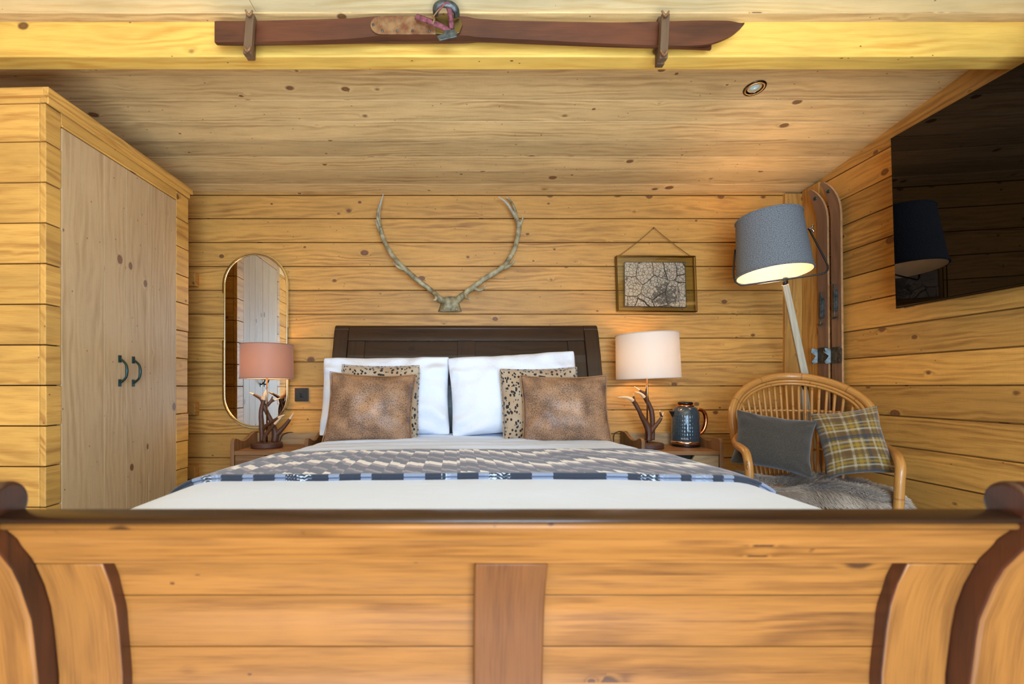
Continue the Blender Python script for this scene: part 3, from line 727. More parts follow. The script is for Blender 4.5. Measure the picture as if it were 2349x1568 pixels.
# kettle
t = NT('hammered_grey_enamel'); x, y, z = t.sep(t.obj())
an = t.mul(t.m_('ARCTAN2', x, y), 7.0); rowz = t.mul(z, 62)
vv = t.voro(t.xyz(an, t.mul(z, 52), 0), 1.0, rnd=0.35)
band = t.mul(t.rng(z, 0.035, 0.05), t.rng(z, 0.205, 0.185)); t.bump(t.mul(t.m_('POWER', vv['Distance'], 1.6), band), 0.9, 0.004)
M['kettle'] = t.out(lin((52, 66, 74)), 0.14, Coat_Weight=0.6, Coat_Roughness=0.04)
M['lettering'] = plain('pale_lettering', (205, 208, 210), 0.4)
kc = (1.383, 2.832, SH)
kt = thing('kettle', 'dark grey hammered kettle with copper handle on the right bedside table', 'kettle', kc)
bm = MB(); lathe(bm, [(0, 0.022), (0.0755, 0.022), (0.079, 0.032), (0.0795, 0.10), (0.077, 0.17), (0.073, 0.205), (0.064, 0.228), (0.048, 0.238), (0, 0.239)], n=64); obj('body', bm, 'kettle', kt)
bm = MB(); lathe(bm, [(0, 0), (0.070, 0), (0.078, 0.004), (0.078, 0.012), (0.074, 0.015), (0, 0.015)], n=48); obj('base', bm, 'black', kt)
bm = MB(); lathe(bm, [(0.074, 0.0145), (0.0805, 0.016), (0.0815, 0.026), (0.079, 0.033), (0.074, 0.033)], n=48); tag(obj('band', bm, 'rosechrome', kt), 'bright metal band around the foot')
bm = MB(); lathe(bm, [(0.030, 0.236), (0.048, 0.2365), (0.049, 0.243), (0.040, 0.248), (0.030, 0.248)], n=40); tag(obj('lid_ring', bm, 'copper', kt), 'copper ring under the lid')
bm = MB(); lathe(bm, [(0, 0.247), (0.038, 0.247), (0.042, 0.252), (0.042, 0.260), (0.036, 0.264), (0, 0.265)], n=40); obj('lid', bm, 'black', kt)
bm = MB(); tube(bm, [(0.066, 0, 0.214), (0.088, 0, 0.216), (0.108, 0, 0.206), (0.120, 0, 0.176), (0.120, 0, 0.135), (0.108, 0, 0.098), (0.092, 0, 0.078), (0.074, 0, 0.068)], [.008, .0085, .009, .009, .009, .009, .0085, .008], 14, flat=1.3)
tag(obj('handle', bm, 'copper', kt), 'copper handle')
bm = MB(); tube(bm, [(0.076, 0, 0.040), (0.104, 0, 0.042)], [.006, .005], 8, k=1); tag(obj('switch', bm, 'copper', kt), 'copper switch lever')
bm = MB(); prism(bm, [(-0.070, 0.012, 0.175), (-0.072, 0.016, 0.205), (-0.096, 0, 0.208), (-0.072, -0.016, 0.205), (-0.070, -0.012, 0.175)], (0, 0, 0.004)); 
bm.free(); bm = MB()
a = [bm.verts.new(p) for p in ((-0.070, -0.018, 0.208), (-0.070, 0.018, 0.208), (-0.100, 0.0, 0.210), (-0.0755, 0, 0.165))]
for q in ((0, 1, 2), (0, 2, 3), (1, 3, 2), (0, 3, 1)): bm.faces.new([a[i] for i in q])
obj('spout', bm, 'black', kt, bevel=0.002)
def text(body, size, m, parent, loc, rot, mat, name='lettering', ext=0.0004):
    cu = bpy.data.curves.new(name, 'FONT'); cu.body = body; cu.size = size; cu.extrude = ext; cu.align_x = 'CENTER'
    to = bpy.data.objects.new(name, cu); S.collection.objects.link(to)
    dg = bpy.context.evaluated_depsgraph_get(); me = bpy.data.meshes.new_from_object(to.evaluated_get(dg)); me.name = name
    bpy.data.objects.remove(to); o = bpy.data.objects.new(name, me); S.collection.objects.link(o)
    me.materials.clear(); me.materials.append(M[mat]); o.parent = parent; o.location = loc; o.rotation_euler = rot
    return o
text('Breville', 0.013, None, kt, (-0.0385, -0.0722, 0.047), (R(90), 0, R(-28)), 'lettering')
def cord(name, label, pts, r=0.003):
    bm = MB(); tube(bm, pts, r, 8); return tag(obj(name, bm, 'black'), label, 'cable')
cord('power_cord', 'black cable looping behind the antler lamp on the left', [P(642, 1012, 2.88), P(648, 998, 2.89), P(660, 992, 2.915), P(675, 994, 2.938), P(684, 1015, 2.938), P(688, 1090, 2.938)])
cord('power_cord', 'black cable arching up beside the right bedside table', [P(1408, 1040, 2.93), P(1408, 1000, 2.93), P(1415, 991, 2.93), P(1428, 989, 2.935), P(1441, 993, 2.94), P(1446, 1020, 2.94), P(1446, 1080, 2.94)])

# ------------------------------------------------------------------ on the back wall
random.seed(41)
# mirror
mr = thing('wall_mirror', 'tall pill-shaped mirror in a slim brass frame on the back wall', 'mirror', (-1.2165, 2.93, H(0.288)))
def pill(hw, hh, n=24, y=0.0, a0=0, a1=360):
    pts = []
    for i in range(n + 1): a = math.pi * i / n; pts.append((hw * math.cos(a), y, hh - hw + hw * math.sin(a)))
    for i in range(n + 1): a = math.pi + math.pi * i / n; pts.append((hw * math.cos(a), y, -(hh - hw) + hw * math.sin(a)))
    return pts
bm = MB(); f = bm.faces.new([bm.verts.new(p) for p in pill(0.188, 0.525, 32, -0.004)]); obj('glass', bm, 'mirror', mr, solid=0.003)
bm = MB(); prism(bm, pill(0.187, 0.524, 32, 0.0), (0, 0.018, 0)); obj('backing', bm, 'black', mr)
bm = MB(); tube(bm, pill(0.191, 0.528, 32, -0.005), 0.0045, 8, closed=True, k=1); obj('inner_frame', bm, 'brass', mr)
def arc(sgn, lo_left, lo_right, hw=0.199, hh=0.536):
    pts = [(sgn * -hw * -1 if False else -hw, 0, lo_left)]
    c = (hh - hw) * sgn
    for i in range(33):
        a = math.pi - math.pi * i / 32; pts.append((hw * math.cos(a), 0, c + sgn * hw * math.sin(a)))
    pts.append((hw, 0, lo_right)); return pts
for pts in (arc(1, 0.29, 0.08), arc(-1, 0.0, -0.20)):
    bm = MB()
    # flat strip standing on edge, 2.5 cm deep
    UV = bm.loops.layers.uv['UVMap']
    for k_, (dr, y0, y1) in enumerate([(0.0, -0.014, 0.018)]):
        tube(bm, [(p[0], 0.0, p[2]) for p in pts], 0.0052, 4, k=1, flat=3.2, up=(1, 0, 0), square=True)
    obj('outer_frame', bm, 'brass', mr)

# red deer antlers on a skull plate
t = NT('weathered_antler'); tc = t.sep(t.tint()['Color'])[0]; ob = t.obj(); nn = t.noise(ob, 22, 5)
M['bone'] = t.out(t.mix(t.rng(tc, 0.3, 0.9), t.mix(t.rng(nn, .35, .65), lin((112, 98, 68)), lin((186, 172, 134))), lin((186, 182, 170))), 0.6); t.bump(t.noise(ob, 200, 3), 0.6, 0.002)
M['screw'] = plain('brass_screw', (220, 180, 120), 0.4, 0.6)
an_ = thing('mounted_antlers', 'pair of long grey stag antlers on a skull plate above the headboard', 'antlers', (0.0, 2.93, H(0.50)))
w2 = lambda *q: wpt(an_, *q)
main_tint = lambda q: 0.15 + 0.75 * max(0, q - 0.7) / 0.3
bm = MB()
tube(bm, [w2(1018, 690, 2.92), w2(1008, 684, 2.90), w2(996, 672, 2.87), w2(975, 655, 2.85), w2(955, 640, 2.84), w2(930, 618, 2.84), w2(905, 592, 2.85), w2(885, 560, 2.87), w2(874, 530, 2.88), w2(869, 500, 2.88), w2(871, 475, 2.88), w2(880, 443, 2.88)],
     [.020, .019, .015, .015, .015, .0155, .0145, .0135, .013, .0115, .008, .002], 14, tint=main_tint, lump=0.15)
for pts, rad in (([w2(990, 668, 2.87), w2(999, 676, 2.83), w2(1000, 686, 2.80), w2(994, 688, 2.79)], [.011, .011, .009, .003]),
                 ([w2(925, 618, 2.84), w2(913, 612, 2.82), w2(902, 602, 2.81)], [.010, .008, .002]),
                 ([w2(872, 520, 2.87), w2(866, 498, 2.85), w2(867, 485, 2.84), w2(871, 470, 2.84)], [.010, .008, .007, .002]),
                 ([w2(870, 530, 2.86), w2(864, 512, 2.83), w2(862, 503, 2.82)], [.009, .006, .002])):
    tube(bm, pts, rad, 10, tint=main_tint, lump=0.12)
obj('antler', bm, 'bone', an_)
bm = MB()
tube(bm, [w2(1046, 690, 2.92), w2(1056, 682, 2.90), w2(1070, 670, 2.87), w2(1090, 655, 2.85), w2(1115, 637, 2.84), w2(1140, 622, 2.84), w2(1160, 605, 2.85), w2(1178, 575, 2.87), w2(1187, 545, 2.88), w2(1190, 518, 2.88), w2(1184, 500, 2.88), w2(1172, 480, 2.88), w2(1160, 463, 2.87), w2(1143, 451, 2.86)],
     [.021, .020, .017, .016, .016, .017, .015, .014, .0145, .016, .012, .009, .006, .002], 14, tint=main_tint, lump=0.15)
for pts, rad in (([w2(1066, 672, 2.87), w2(1070, 683, 2.83), w2(1078, 686, 2.80)], [.011, .008, .003]),
                 ([w2(1088, 660, 2.85), w2(1099, 666, 2.83), w2(1108, 662, 2.82), w2(1113, 653, 2.81)], [.011, .009, .007, .002]),
                 ([w2(1155, 615, 2.85), w2(1170, 608, 2.83), w2(1178, 601, 2.82), w2(1181, 594, 2.81)], [.012, .009, .006, .002]),
                 ([w2(1190, 520, 2.88), w2(1196, 508, 2.87), w2(1199, 500, 2.86), w2(1197, 493, 2.86)], [.012, .008, .005, .002]),
                 ([w2(1188, 510, 2.88), w2(1184, 490, 2.90), w2(1177, 470, 2.91), w2(1167, 456, 2.915), w2(1160, 453, 2.915)], [.010, .008, .007, .005, .002])):
    tube(bm, pts, rad, 10, tint=main_tint, lump=0.12)
obj('antler', bm, 'bone', an_)
bm = MB()
def skull(a, b):
    # a across -1..1, b top->bottom
    s = a * 2 - 1; hw = [19, 17, 20, 24][min(3, int(b * 3.99))]; 
    ws = 17 + 9 * b ** 1.5 + 3 * (1 - b) ** 3
    px = 1032 + s * ws; py = 683 + 31 * b - (3 * (1 - s * s) if b < 0.1 else 0)
    Y = 2.945 - 0.055 * math.sqrt(max(0, 1 - s * s)) * (0.75 + 0.25 * math.sin(b * 3)) + 0.008 * math.exp(-(s / 0.12) ** 2) * b
    return w2(px, py, Y)
sheet(bm, 24, 10, skull, tint=0.3)
obj('skull_plate', bm, 'bone', an_, solid=0.008)
for (px, py) in ((1019.5, 708), (1047, 709)):
    bm = MB(); lathe(bm, [(0, 0.003), (0.005, 0.002), (0.005, 0), (0, 0)], n=12, mat=Matrix.Translation(w2(px, py, 2.892)) @ Matrix.Rotation(R(90), 4, 'X')); obj('screw', bm, 'screw', an_)

# framed map hanging on a chain
t = NT('old_map_print'); uvv = t.uv(); u, v, _ = t.sep(uvv)
warpv = t.n('ShaderNodeVectorMath', operation='ADD'); nz = t.n('ShaderNodeTexNoise'); t.put(nz.inputs['Vector'], uvv); nz.inputs['Scale'].default_value = 14
mvv = t.n('ShaderNodeVectorMath', operation='SCALE'); t.t.links.new(nz.outputs[1], mvv.inputs[0]); mvv.inputs['Scale'].default_value = 0.02
t.t.links.new(uvv, warpv.inputs[0]); t.t.links.new(mvv.outputs[0], warpv.inputs[1]); wv = warpv.outputs[0]
roads = t.m_('LESS_THAN', t.voro(wv, 52, 'DISTANCE_TO_EDGE')['Distance'], 0.06)
lanes = t.m_('LESS_THAN', t.voro(wv, 130, 'DISTANCE_TO_EDGE')['Distance'], 0.07)
fine = t.m_('LESS_THAN', t.voro(wv, 300, 'DISTANCE_TO_EDGE')['Distance'], 0.22)
dx, dy = t.sub(u, 0.255), t.sub(v, 0.075)
town = t.m_('EXPONENT', t.mul(t.add(t.mul(dx, dx), t.mul(dy, dy)), -110))
town = t.m_('GREATER_THAN', t.add(town, t.mul(t.sub(t.noise(uvv, 45, 4), 0.5), 2.2)), 0.62)
vx = t.voro(wv, 9, 'DISTANCE_TO_EDGE')['Distance']; river = t.m_('LESS_THAN', vx, 0.018)
ink = t.m_('MAXIMUM', t.m_('MAXIMUM', t.mul(roads, 0.85), t.mul(lanes, 0.45)), t.m_('MAXIMUM', t.mul(t.mul(fine, town), 0.9), river))
edge = t.m_('MAXIMUM', t.m_('MAXIMUM', t.m_('LESS_THAN', u, 0.004), t.m_('GREATER_THAN', u, 0.384)), t.m_('MAXIMUM', t.m_('LESS_THAN', v, 0.004), t.m_('GREATER_THAN', v, 0.274)))
ink = t.m_('MAXIMUM', ink, edge)
M['map'] = t.out(t.mix(ink, t.mix(t.noise(uvv, 12, 2), lin((214, 186, 176)), lin((234, 214, 204))), lin((52, 46, 48))), 0.5)
t = NT('clear_glass'); t.out((1, 1, 1, 1), 0.02); t.b.inputs['IOR'].default_value = 1.45
gl = t.n('ShaderNodeBsdfTransparent'); gl.inputs[0].default_value = (0.94, 0.94, 0.88, 1); gs = t.n('ShaderNodeBsdfGlossy'); gs.inputs['Roughness'].default_value = 0.03
mx = t.n('ShaderNodeMixShader'); mx.inputs[0].default_value = 0.05
t.t.links.new(gl.outputs[0], mx.inputs[1]); t.t.links.new(gs.outputs[0], mx.inputs[2]); t.t.links.new(mx.outputs[0], t.t.nodes['Material Output'].inputs[0]); M['glass'] = t.m
mp = thing('framed_map', 'old street map in a brass and glass frame hung by a chain', 'picture', P(1504, 651, 2.92))
m2 = lambda px, py, Y=2.92: wpt(mp, px, py, Y)
a, b, c_, d_ = m2(1412.5, 588), m2(1592.5, 588.5), m2(1597, 714.5), m2(1416.5, 713)
bm = MB()
for yo in (-0.012, 0.010):
    q = [v_ + Vector((0, yo, 0)) for v_ in (a, b, c_, d_)]
    for i in range(4): tube(bm, [q[i], q[(i + 1) % 4]], 0.0032, 4, k=1, square=True)
for v_ in (a, b, c_, d_): tube(bm, [v_ + Vector((0, -0.012, 0)), v_ + Vector((0, 0.010, 0))], 0.003, 4, k=1, square=True)
obj('frame', bm, 'dullbrass', mp)
for yo, nm in ((-0.010, 'glass_pane'), (0.009, 'glass_pane')):
    bm = MB(); bm.faces.new([bm.verts.new(v_ + Vector((0, yo, 0))) for v_ in (a, b, c_, d_)]); obj(nm, bm, 'glass', mp, solid=0.0015)
bm = MB(); q = [m2(1432, 600, 2.915), m2(1571.5, 600.5, 2.915), m2(1575, 705, 2.915), m2(1432.5, 702.5, 2.915)]
f = bm.faces.new([bm.verts.new(v_) for v_ in q]); L = bm.loops.layers.uv['UVMap']
for l, uvq in zip(f.loops, ((0, 0.278), (0.388, 0.278), (0.388, 0), (0, 0))): l[L].uv = uvq
obj('map_sheet', bm, 'map', mp, solid=0.001, normals=False)
bm = MB()
for (p0, p1) in ((m2(1418, 588), m2(1500, 522)), (m2(1500, 522), m2(1585, 588))):
    n = 34; d = (p1 - p0) / n; side = d.cross(Vector((0, 1, 0))).normalized()
    for i in range(n):
        cc = p0 + d * (i + 0.5) - Vector((0, 0, 0.006 * math.sin(math.pi * (i + .5) / n))); s2 = side if i % 2 else Vector((0, 1, 0))
        tube(bm, [cc + d * 0.62, cc + s2 * 0.0035, cc - d * 0.62, cc - s2 * 0.0035], 0.0011, 4, closed=True, k=2)
obj('chain', bm, 'dullbrass', mp)
bm = MB(); tube(bm, [m2(1500, 522, 2.915), m2(1500, 522, 2.952)], 0.003, 8, k=1); obj('nail', bm, 'steel', mp)

# switches
def switch(px0, px1, py0, py1, label, rocker=True):
    c = P((px0 + px1) / 2, (py0 + py1) / 2, 2.945); s = thing('light_switch', label, 'light switch', c)
    hw = (px1 - px0) / 2 / F * 2.94; hh = (py1 - py0) / 2 / F * 2.94
    bm = MB(); box(bm, (-hw, -0.006, -hh), (hw, 0.006, hh)); obj('plate', bm, 'blackplastic', s, bevel=0.002)
    if rocker: bm = MB(); box(bm, (-0.009, -0.011, -0.016), (0.009, -0.004, 0.016)); obj('rocker', bm, 'black', s, bevel=0.002)
switch(676.5, 708, 889.5, 920, 'square black light switch beside the left lamp')
switch(1356, 1387, 889, 921, 'black switch plate half hidden by the right headboard post')

# ------------------------------------------------------------------ ceiling downlight
sl = math.atan(0.135); Yd = 593 / (888 - 202 + 147) * 2.95
dl = thing('downlight', 'small round recessed spotlight with a bronze rim in the ceiling', 'ceiling light', ((1731 - CX) / F * Yd, Yd, H(ceil_h(Yd)) + 0.001)); dl.rotation_euler = (R(180) - sl, 0, 0)
M['dlrim'] = plain('bronze_rim', (92, 76, 58), 0.16, 1.0); M['dlens'] = plain('frosted_lens', (190, 220, 222), 0.12, Transmission_Weight=0.2)
bm = MB(); lathe(bm, [(0.026, -0.010), (0.027, 0.0), (0.032, 0.004), (0.036, 0.0055), (0.040, 0.004), (0.044, 0.0045), (0.0455, 0.0)], n=48); obj('rim', bm, 'dlrim', dl, solid=0.001)
bm = MB(); lathe(bm, [(0.028, -0.0010), (0.022, -0.0025), (0, -0.0028)], n=32); obj('lens_seat', bm, 'black', dl)
bm = MB(); lathe(bm, [(0.021, -0.002), (0.019, 0.001), (0.010, 0.003), (0, 0.0035)], n=32); obj('lens', bm, 'dlens', dl)

# ------------------------------------------------------------------ television on the right wall
t = NT('tv_screen'); g_ = t.n('ShaderNodeBsdfGlossy'); g_.inputs['Color'].default_value = (0.034, 0.032, 0.035, 1); g_.inputs['Roughness'].default_value = 0.0
t.t.links.new(g_.outputs[0], t.t.nodes['Material Output'].inputs[0]); M['screen'] = t.m
M['tvback'] = plain('tv_black', (12, 12, 13), 0.35)
tvt = 2.053; tvb = 2.08                                # x at top and bottom: tilted down a little
TX0, TX1 = 1.996, 2.020
ye = TX1 * F / (2053.5 - CX); zb_ = H((CY - 707) / F * ye); zt_ = H((CY - 318) / F * (TX0 * F / (2041 - CX)))
hgt = zt_ - zb_; tw = hgt / math.cos(0.03) * 16 / 9
tv = thing('television', 'large flat black television on the right wall reflecting the floor lamp', 'television', (TX1, ye, zb_))
tilt = math.atan((TX1 - TX0) / hgt)
rot = Matrix.Rotation(-tilt, 4, 'Y')
bm = MB(); vs = box(bm, (0.001, -tw, 0.008), (0.012, -0.002, hgt), mat=rot); obj('screen', bm, 'screen', tv, bevel=0.001)
bm = MB(); box(bm, (0.006, -tw - 0.002, 0.0), (0.034, 0, hgt + 0.002), mat=rot); obj('casing', bm, 'tvback', tv, bevel=0.004)
bm = MB(); box(bm, (0.0, -tw, -0.002), (0.030, -0.001, 0.008), mat=rot); M['darkchrome'] = plain('dark_chrome', (60, 56, 50), 0.2, 1.0)
tag(obj('lower_bezel', bm, 'darkchrome', tv, bevel=0.003), 'shiny strip along the lower edge')

bm = MB(); box(bm, (0.03, -tw * 0.7, hgt * 0.3), (XR - TX1 - 0.001, -tw * 0.3, hgt * 0.7)); obj('wall_bracket', bm, 'black', tv)
bm = MB(); box(bm, (0.010, -0.075, -0.006), (0.016, -0.030, -0.002)); obj('badge', bm, 'chrome', tv, bevel=0.001)

# ------------------------------------------------------------------ old skis clamped to the beam
random.seed(51)
def old_ski(name, label, table, Yf, thick, loc, dy=0.0, mirror=False):
    sk = thing(name, label, 'ski', loc); bm = MB()
    st = crom([(x, a, b) for x, a, b in table], 5)
    pts = []
    for q in st: pts.append((P(q.x, q.y, Yf), P(q.x, q.z, Yf)))
    UV = bm.loops.layers.uv['UVMap']; n = len(pts); rows = []
    for i, (a, b) in enumerate(pts):
        k = i / (n - 1); th = thick(k); bend = 0.0
        if k > 0.90 and not mirror: bend = -0.012 * ((k - 0.90) / 0.10) ** 2
        a = a - sk.location; b = b - sk.location
        yv = Vector((0, bend, 0))
        rows.append([bm.verts.new(v_) for v_ in (a + yv, b + yv, b + yv + Vector((0, th, 0)), a + yv + Vector((0, th, 0)))])
    for A, B in zip(rows, rows[1:]):
        for j in range(4):
            f = bm.faces.new((A[j], A[(j + 1) % 4], B[(j + 1) % 4], B[j]))
    bm.faces.new(rows[0]); bm.faces.new(rows[-1][::-1]); paint(bm, bm.verts[:], 0.6); grain(bm, bm.faces[:], (1, 0, 0))
    obj('ski_body', bm, 'ski_old', sk, bevel=0.002)
    return sk
tabA = [(492, 50, 96), (500, 48, 97), (560, 48, 96), (700, 45, 93), (800, 42, 89), (850, 38, 84), (890, 36, 81), (960, 36, 81), (1060, 37, 81), (1100, 43, 85), (1200, 48, 90), (1400, 51, 100), (1520, 49, 104), (1600, 47, 104), (1640, 47, 97), (1675, 48, 83), (1696, 53, 68), (1703, 57, 61)]
thA = lambda k: 0.010 + 0.020 * math.exp(-((k - 0.38) / 0.20) ** 2)
skA = old_ski('vintage_ski', 'upper dark red-brown wooden ski with rusty binding, on the beam', tabA, 1.700, thA, P(1100, 70, 1.70))
tabB = [(494, 55, 98), (502, 52, 99), (560, 52, 99), (700, 50, 96), (850, 46, 92), (900, 42, 93), (1060, 42, 93), (1110, 46, 92), (1250, 52, 98), (1400, 58, 104), (1560, 60, 109), (1632, 62, 112)]
thB = lambda k: 0.010 + 0.008 * math.exp(-((k - 0.4) / 0.25) ** 2)
skB = old_ski('vintage_ski', 'lower matching wooden ski half hidden behind the other on the beam', tabB, 1.732, thB, P(1060, 80, 1.74), mirror=True)
M['rust'] = (lambda t: t.out(t.mix(t.rng(t.noise(t.obj(), 30, 4), .35, .65), lin((112, 64, 36)), lin((150, 112, 70))), 0.6, 0.3))(NT('rusty_plate'))
M['strap'] = plain('worn_purple_strap', (104, 52, 56), 0.8, nscale=90, namt=0.4)
s2 = lambda px, py, Y=1.694: wpt(skA, px, py, Y)
bm = MB(); pl = [(875 + 25 * math.cos(a) * 1.0, 59 + 21 * math.sin(a)) for a in [math.pi / 2 + math.pi * i / 12 for i in range(13)]]
pl = pl + [(1000, 38), (1000, 80)]
prism(bm, [s2(px, py, 1.6985) for px, py in pl], (0, -0.004, 0)); obj('foot_plate', bm, 'rust', skA, bevel=0.001)
for (px, py) in ((856, 57), (877, 71), (911, 71), (946, 71), (985, 71)):
    bm = MB(); lathe(bm, [(0, 0.003), (0.004, 0.002), (0.0045, 0), (0, 0)], n=10, mat=Matrix.Translation(s2(px, py, 1.6945)) @ Matrix.Rotation(R(90), 4, 'X')); obj('rivet', bm, 'steel', skA)
bm = MB(); prism(bm, [s2(*q, 1.698) for q in ((1000, 40), (1045, 38), (1056, 48), (1061, 60), (1054, 78), (1040, 84), (1000, 80))], (0, -0.008, 0)); obj('toe_plate', bm, 'dullbrass', skA, bevel=0.001)
bm = MB(); tube(bm, [s2(1000, 36, 1.68), s2(999, 18, 1.66), s2(1012, 9, 1.65), s2(1035, 12, 1.65), s2(1046, 24, 1.66), s2(1048, 38, 1.68)], .006, 8, flat=2.0); obj('toe_iron', bm, 'steel', skA)
bm = MB(); tube(bm, [s2(1028, 14, 1.652), s2(1033, 30, 1.655), s2(1035, 50, 1.675), s2(1036, 66, 1.684)], .0095, 6, flat=0.3, up=(1, 0, 0)); obj('strap', bm, 'strap', skA)
bm = MB(); tube(bm, [s2(1003, 28, 1.66), s2(1012, 15, 1.65), s2(1022, 5, 1.645), s2(1033, 8, 1.648)], .009, 6, flat=0.3, up=(0, 0, 1)); obj('strap', bm, 'strap', skA)
bm = MB(); tube(bm, [s2(954, 38, 1.672), s2(972, 44, 1.665), s2(995, 53, 1.660), s2(1018, 63, 1.665), s2(1036, 76, 1.672)], .010, 6, flat=0.3, up=(0, 0, 1)); obj('strap', bm, 'strap', skA)
bm = MB(); tube(bm, [s2(993, 36, 1.66), s2(996, 45, 1.650), s2(992, 56, 1.655)], .0025, 6); tube(bm, [s2(993, 40, 1.66), s2(1005, 24, 1.65), s2(1018, 15, 1.648)], .0022, 6); obj('strap_lace', bm, 'rust', skA)
bm = MB(); q = [(1002, 82), (1018, 76), (1019, 70), (1040, 66), (1049, 76), (1048, 84), (1008, 93)]
prism(bm, [s2(*v_, 1.664) for v_ in q], (0, 0.006, 0)); obj('buckle', bm, 'steel', skA, bevel=0.0015)
def clamp(fx0, fy0, fx1, fy1, bx0, by0, bx1, by1, label):
    c = thing('ski_clamp', label, 'clamp', P((fx0 + fx1) / 2, (fy0 + fy1) / 2, 1.69)); q = lambda px, py, Y: wpt(c, px, py, Y)
    bm = MB(); hw = 0.0145
    def bar(bm, a, b, Y, dep):
        A, B = q(*a, Y), q(*b, Y); s = Vector((hw, 0, 0))
        prism(bm, [A - s, A + s, B + s, B - s], (0, dep, 0), g=(B - A))
    bar(bm, (fx0, fy0), (fx1, fy1), 1.664, 0.022); obj('front_bar', bm, 'clampwood', c, bevel=0.003)
    bm = MB(); bar(bm, (bx0, by0), (bx1, by1), 1.754, 0.022); obj('back_bar', bm, 'clampwood', c, bevel=0.003)
    for k in (0.14, 0.80):
        px, py = fx0 + (fx1 - fx0) * k, fy0 + (fy1 - fy0) * k + (-8 if k < .5 else 14)
        bm = MB(); tube(bm, [q(px, py, 1.645), q(px, py + 1, 1.775)], 0.0035, 8, k=1)
        tube(bm, [q(px - 9, py - 12, 1.650), q(px - 4, py - 3, 1.652), q(px, py, 1.655), q(px + 4, py - 4, 1.652), q(px + 7, py - 11, 1.650)], [.003, .0045, .006, .0045, .003], 8, k=4)
        obj('wing_nut', bm, 'rust', c)
clamp(573, 30, 566, 122, 577, 24, 572, 131, 'wooden clamp with wing nuts at the square tail end of the skis')
clamp(1528, 30, 1523, 133, 1520, 36, 1516, 147, 'wooden clamp with wing nuts near the pointed tips of the skis')

# ------------------------------------------------------------------ pair of skis standing in the corner
random.seed(61)
def wall_ski(y0, y1, ztop, label, bz, hz):
    """ski standing on the floor, flat to the right wall, its tip curling out into the room"""
    sk = thing('standing_ski', label, 'ski', (XR - 0.03, (y0 + y1) / 2, 0)); w_ = (y1 - y0)
    zb = 0.0; zt = ztop; n = 44; bm = MB(); rows = []; X = lambda z: 0.018 - 0.02 * (z / zt) 
    prof = []
    zc = zt - 0.20
    for i in range(n + 1):
        k = i / n
        if k < 0.75: z = zc * k / 0.75; prof.append((X(z) , z, w_ / 2))
        else:
            q = (k - 0.75) / 0.25; z = zc + (zt - zc) * (1 - (1 - q) ** 1.15); dx = -0.075 * q ** 2.2
            prof.append((X(z) + dx, z, w_ / 2 * (1 - 0.62 * max(0, q - 0.35) ** 2 / 0.42)))
    UV = bm.loops.layers.uv['UVMap']
    th = 0.012
    for x, z, hw in prof: rows.append([bm.verts.new((x - th, -hw, z)), bm.verts.new((x - th, hw, z)), bm.verts.new((x, hw, z)), bm.verts.new((x, -hw, z))])
    for A, B in zip(rows, rows[1:]):
        for j in range(4): 
            f = bm.faces.new((A[j], B[j], B[(j + 1) % 4], A[(j + 1) % 4])); f.material_index = 0 if j == 0 else 1
    for A in (rows[0], rows[-1]): bm.faces.new(A).material_index = 1
    bmesh.ops.recalc_face_normals(bm, faces=bm.faces[:]); paint(bm, bm.verts[:], .6); grain(bm, bm.faces[:], (0, 0, 1))
    obj('ski_body', bm, ['ski_wall', 'ski_edge'], sk, bevel=0.0015)
    bm = MB(); tx = X(zt) - 0.075 * 0.86 - th
    lathe(bm, [(0.0, 0.006), (0.006, 0.005), (0.011, 0.003), (0.012, 0)], n=14, mat=Matrix.Translation((prof[-4][0] - th, 0, prof[-4][1])) @ Matrix.Rotation(-R(90), 4, 'Y')); obj('tip_rivet', bm, 'green', sk)
    xf = X(1.2) - th
    # toe plate with two ears
    bm = MB(); box(bm, (xf - 0.004, -0.036, bz - 0.045), (xf, 0.036, bz + 0.045))
    for s in (-1, 1):
        prism(bm, [(xf, s * 0.034, bz - 0.04), (xf, s * 0.034, bz + 0.035), (xf - 0.030, s * 0.046, bz + 0.045), (xf - 0.034, s * 0.050, bz + 0.020), (xf - 0.012, s * 0.040, bz - 0.002), (xf - 0.030, s * 0.048, bz - 0.035), (xf - 0.022, s * 0.046, bz - 0.048)], (0, s * 0.004, 0))
    obj('toe_binding', bm, 'steel', sk, bevel=0.001)
    bm = MB(); box(bm, (xf - 0.014, -0.013, hz - 0.06), (xf, 0.013, hz + 0.055)); box(bm, (xf - 0.020, -0.010, hz - 0.065), (xf - 0.014, 0.002, hz + 0.085))
    tube(bm, [(xf - 0.012, 0, hz - 0.06), (xf - 0.014, 0, hz - 0.095)], .0035, 8, k=1); tube(bm, [(xf - 0.014, -0.024, hz - 0.094), (xf - 0.016, 0, hz - 0.100), (xf - 0.014, 0.024, hz - 0.094)], [.004, .005, .004], 8)
    tube(bm, [(xf - 0.014, -0.008, hz + 0.085), (xf - 0.010, 0.010, hz + 0.088)], .004, 8, k=1)
    obj('heel_lever', bm, 'steel', sk, bevel=0.001)
    return sk
wall_ski(2.705, 2.782, H(1.135), 'left ski of the brown pair standing in the corner behind the chair', H(0.185), H(0.46))
wall_ski(2.612, 2.682, H(1.137), 'right ski of the brown pair standing in the corner behind the chair', H(0.180), H(0.485))

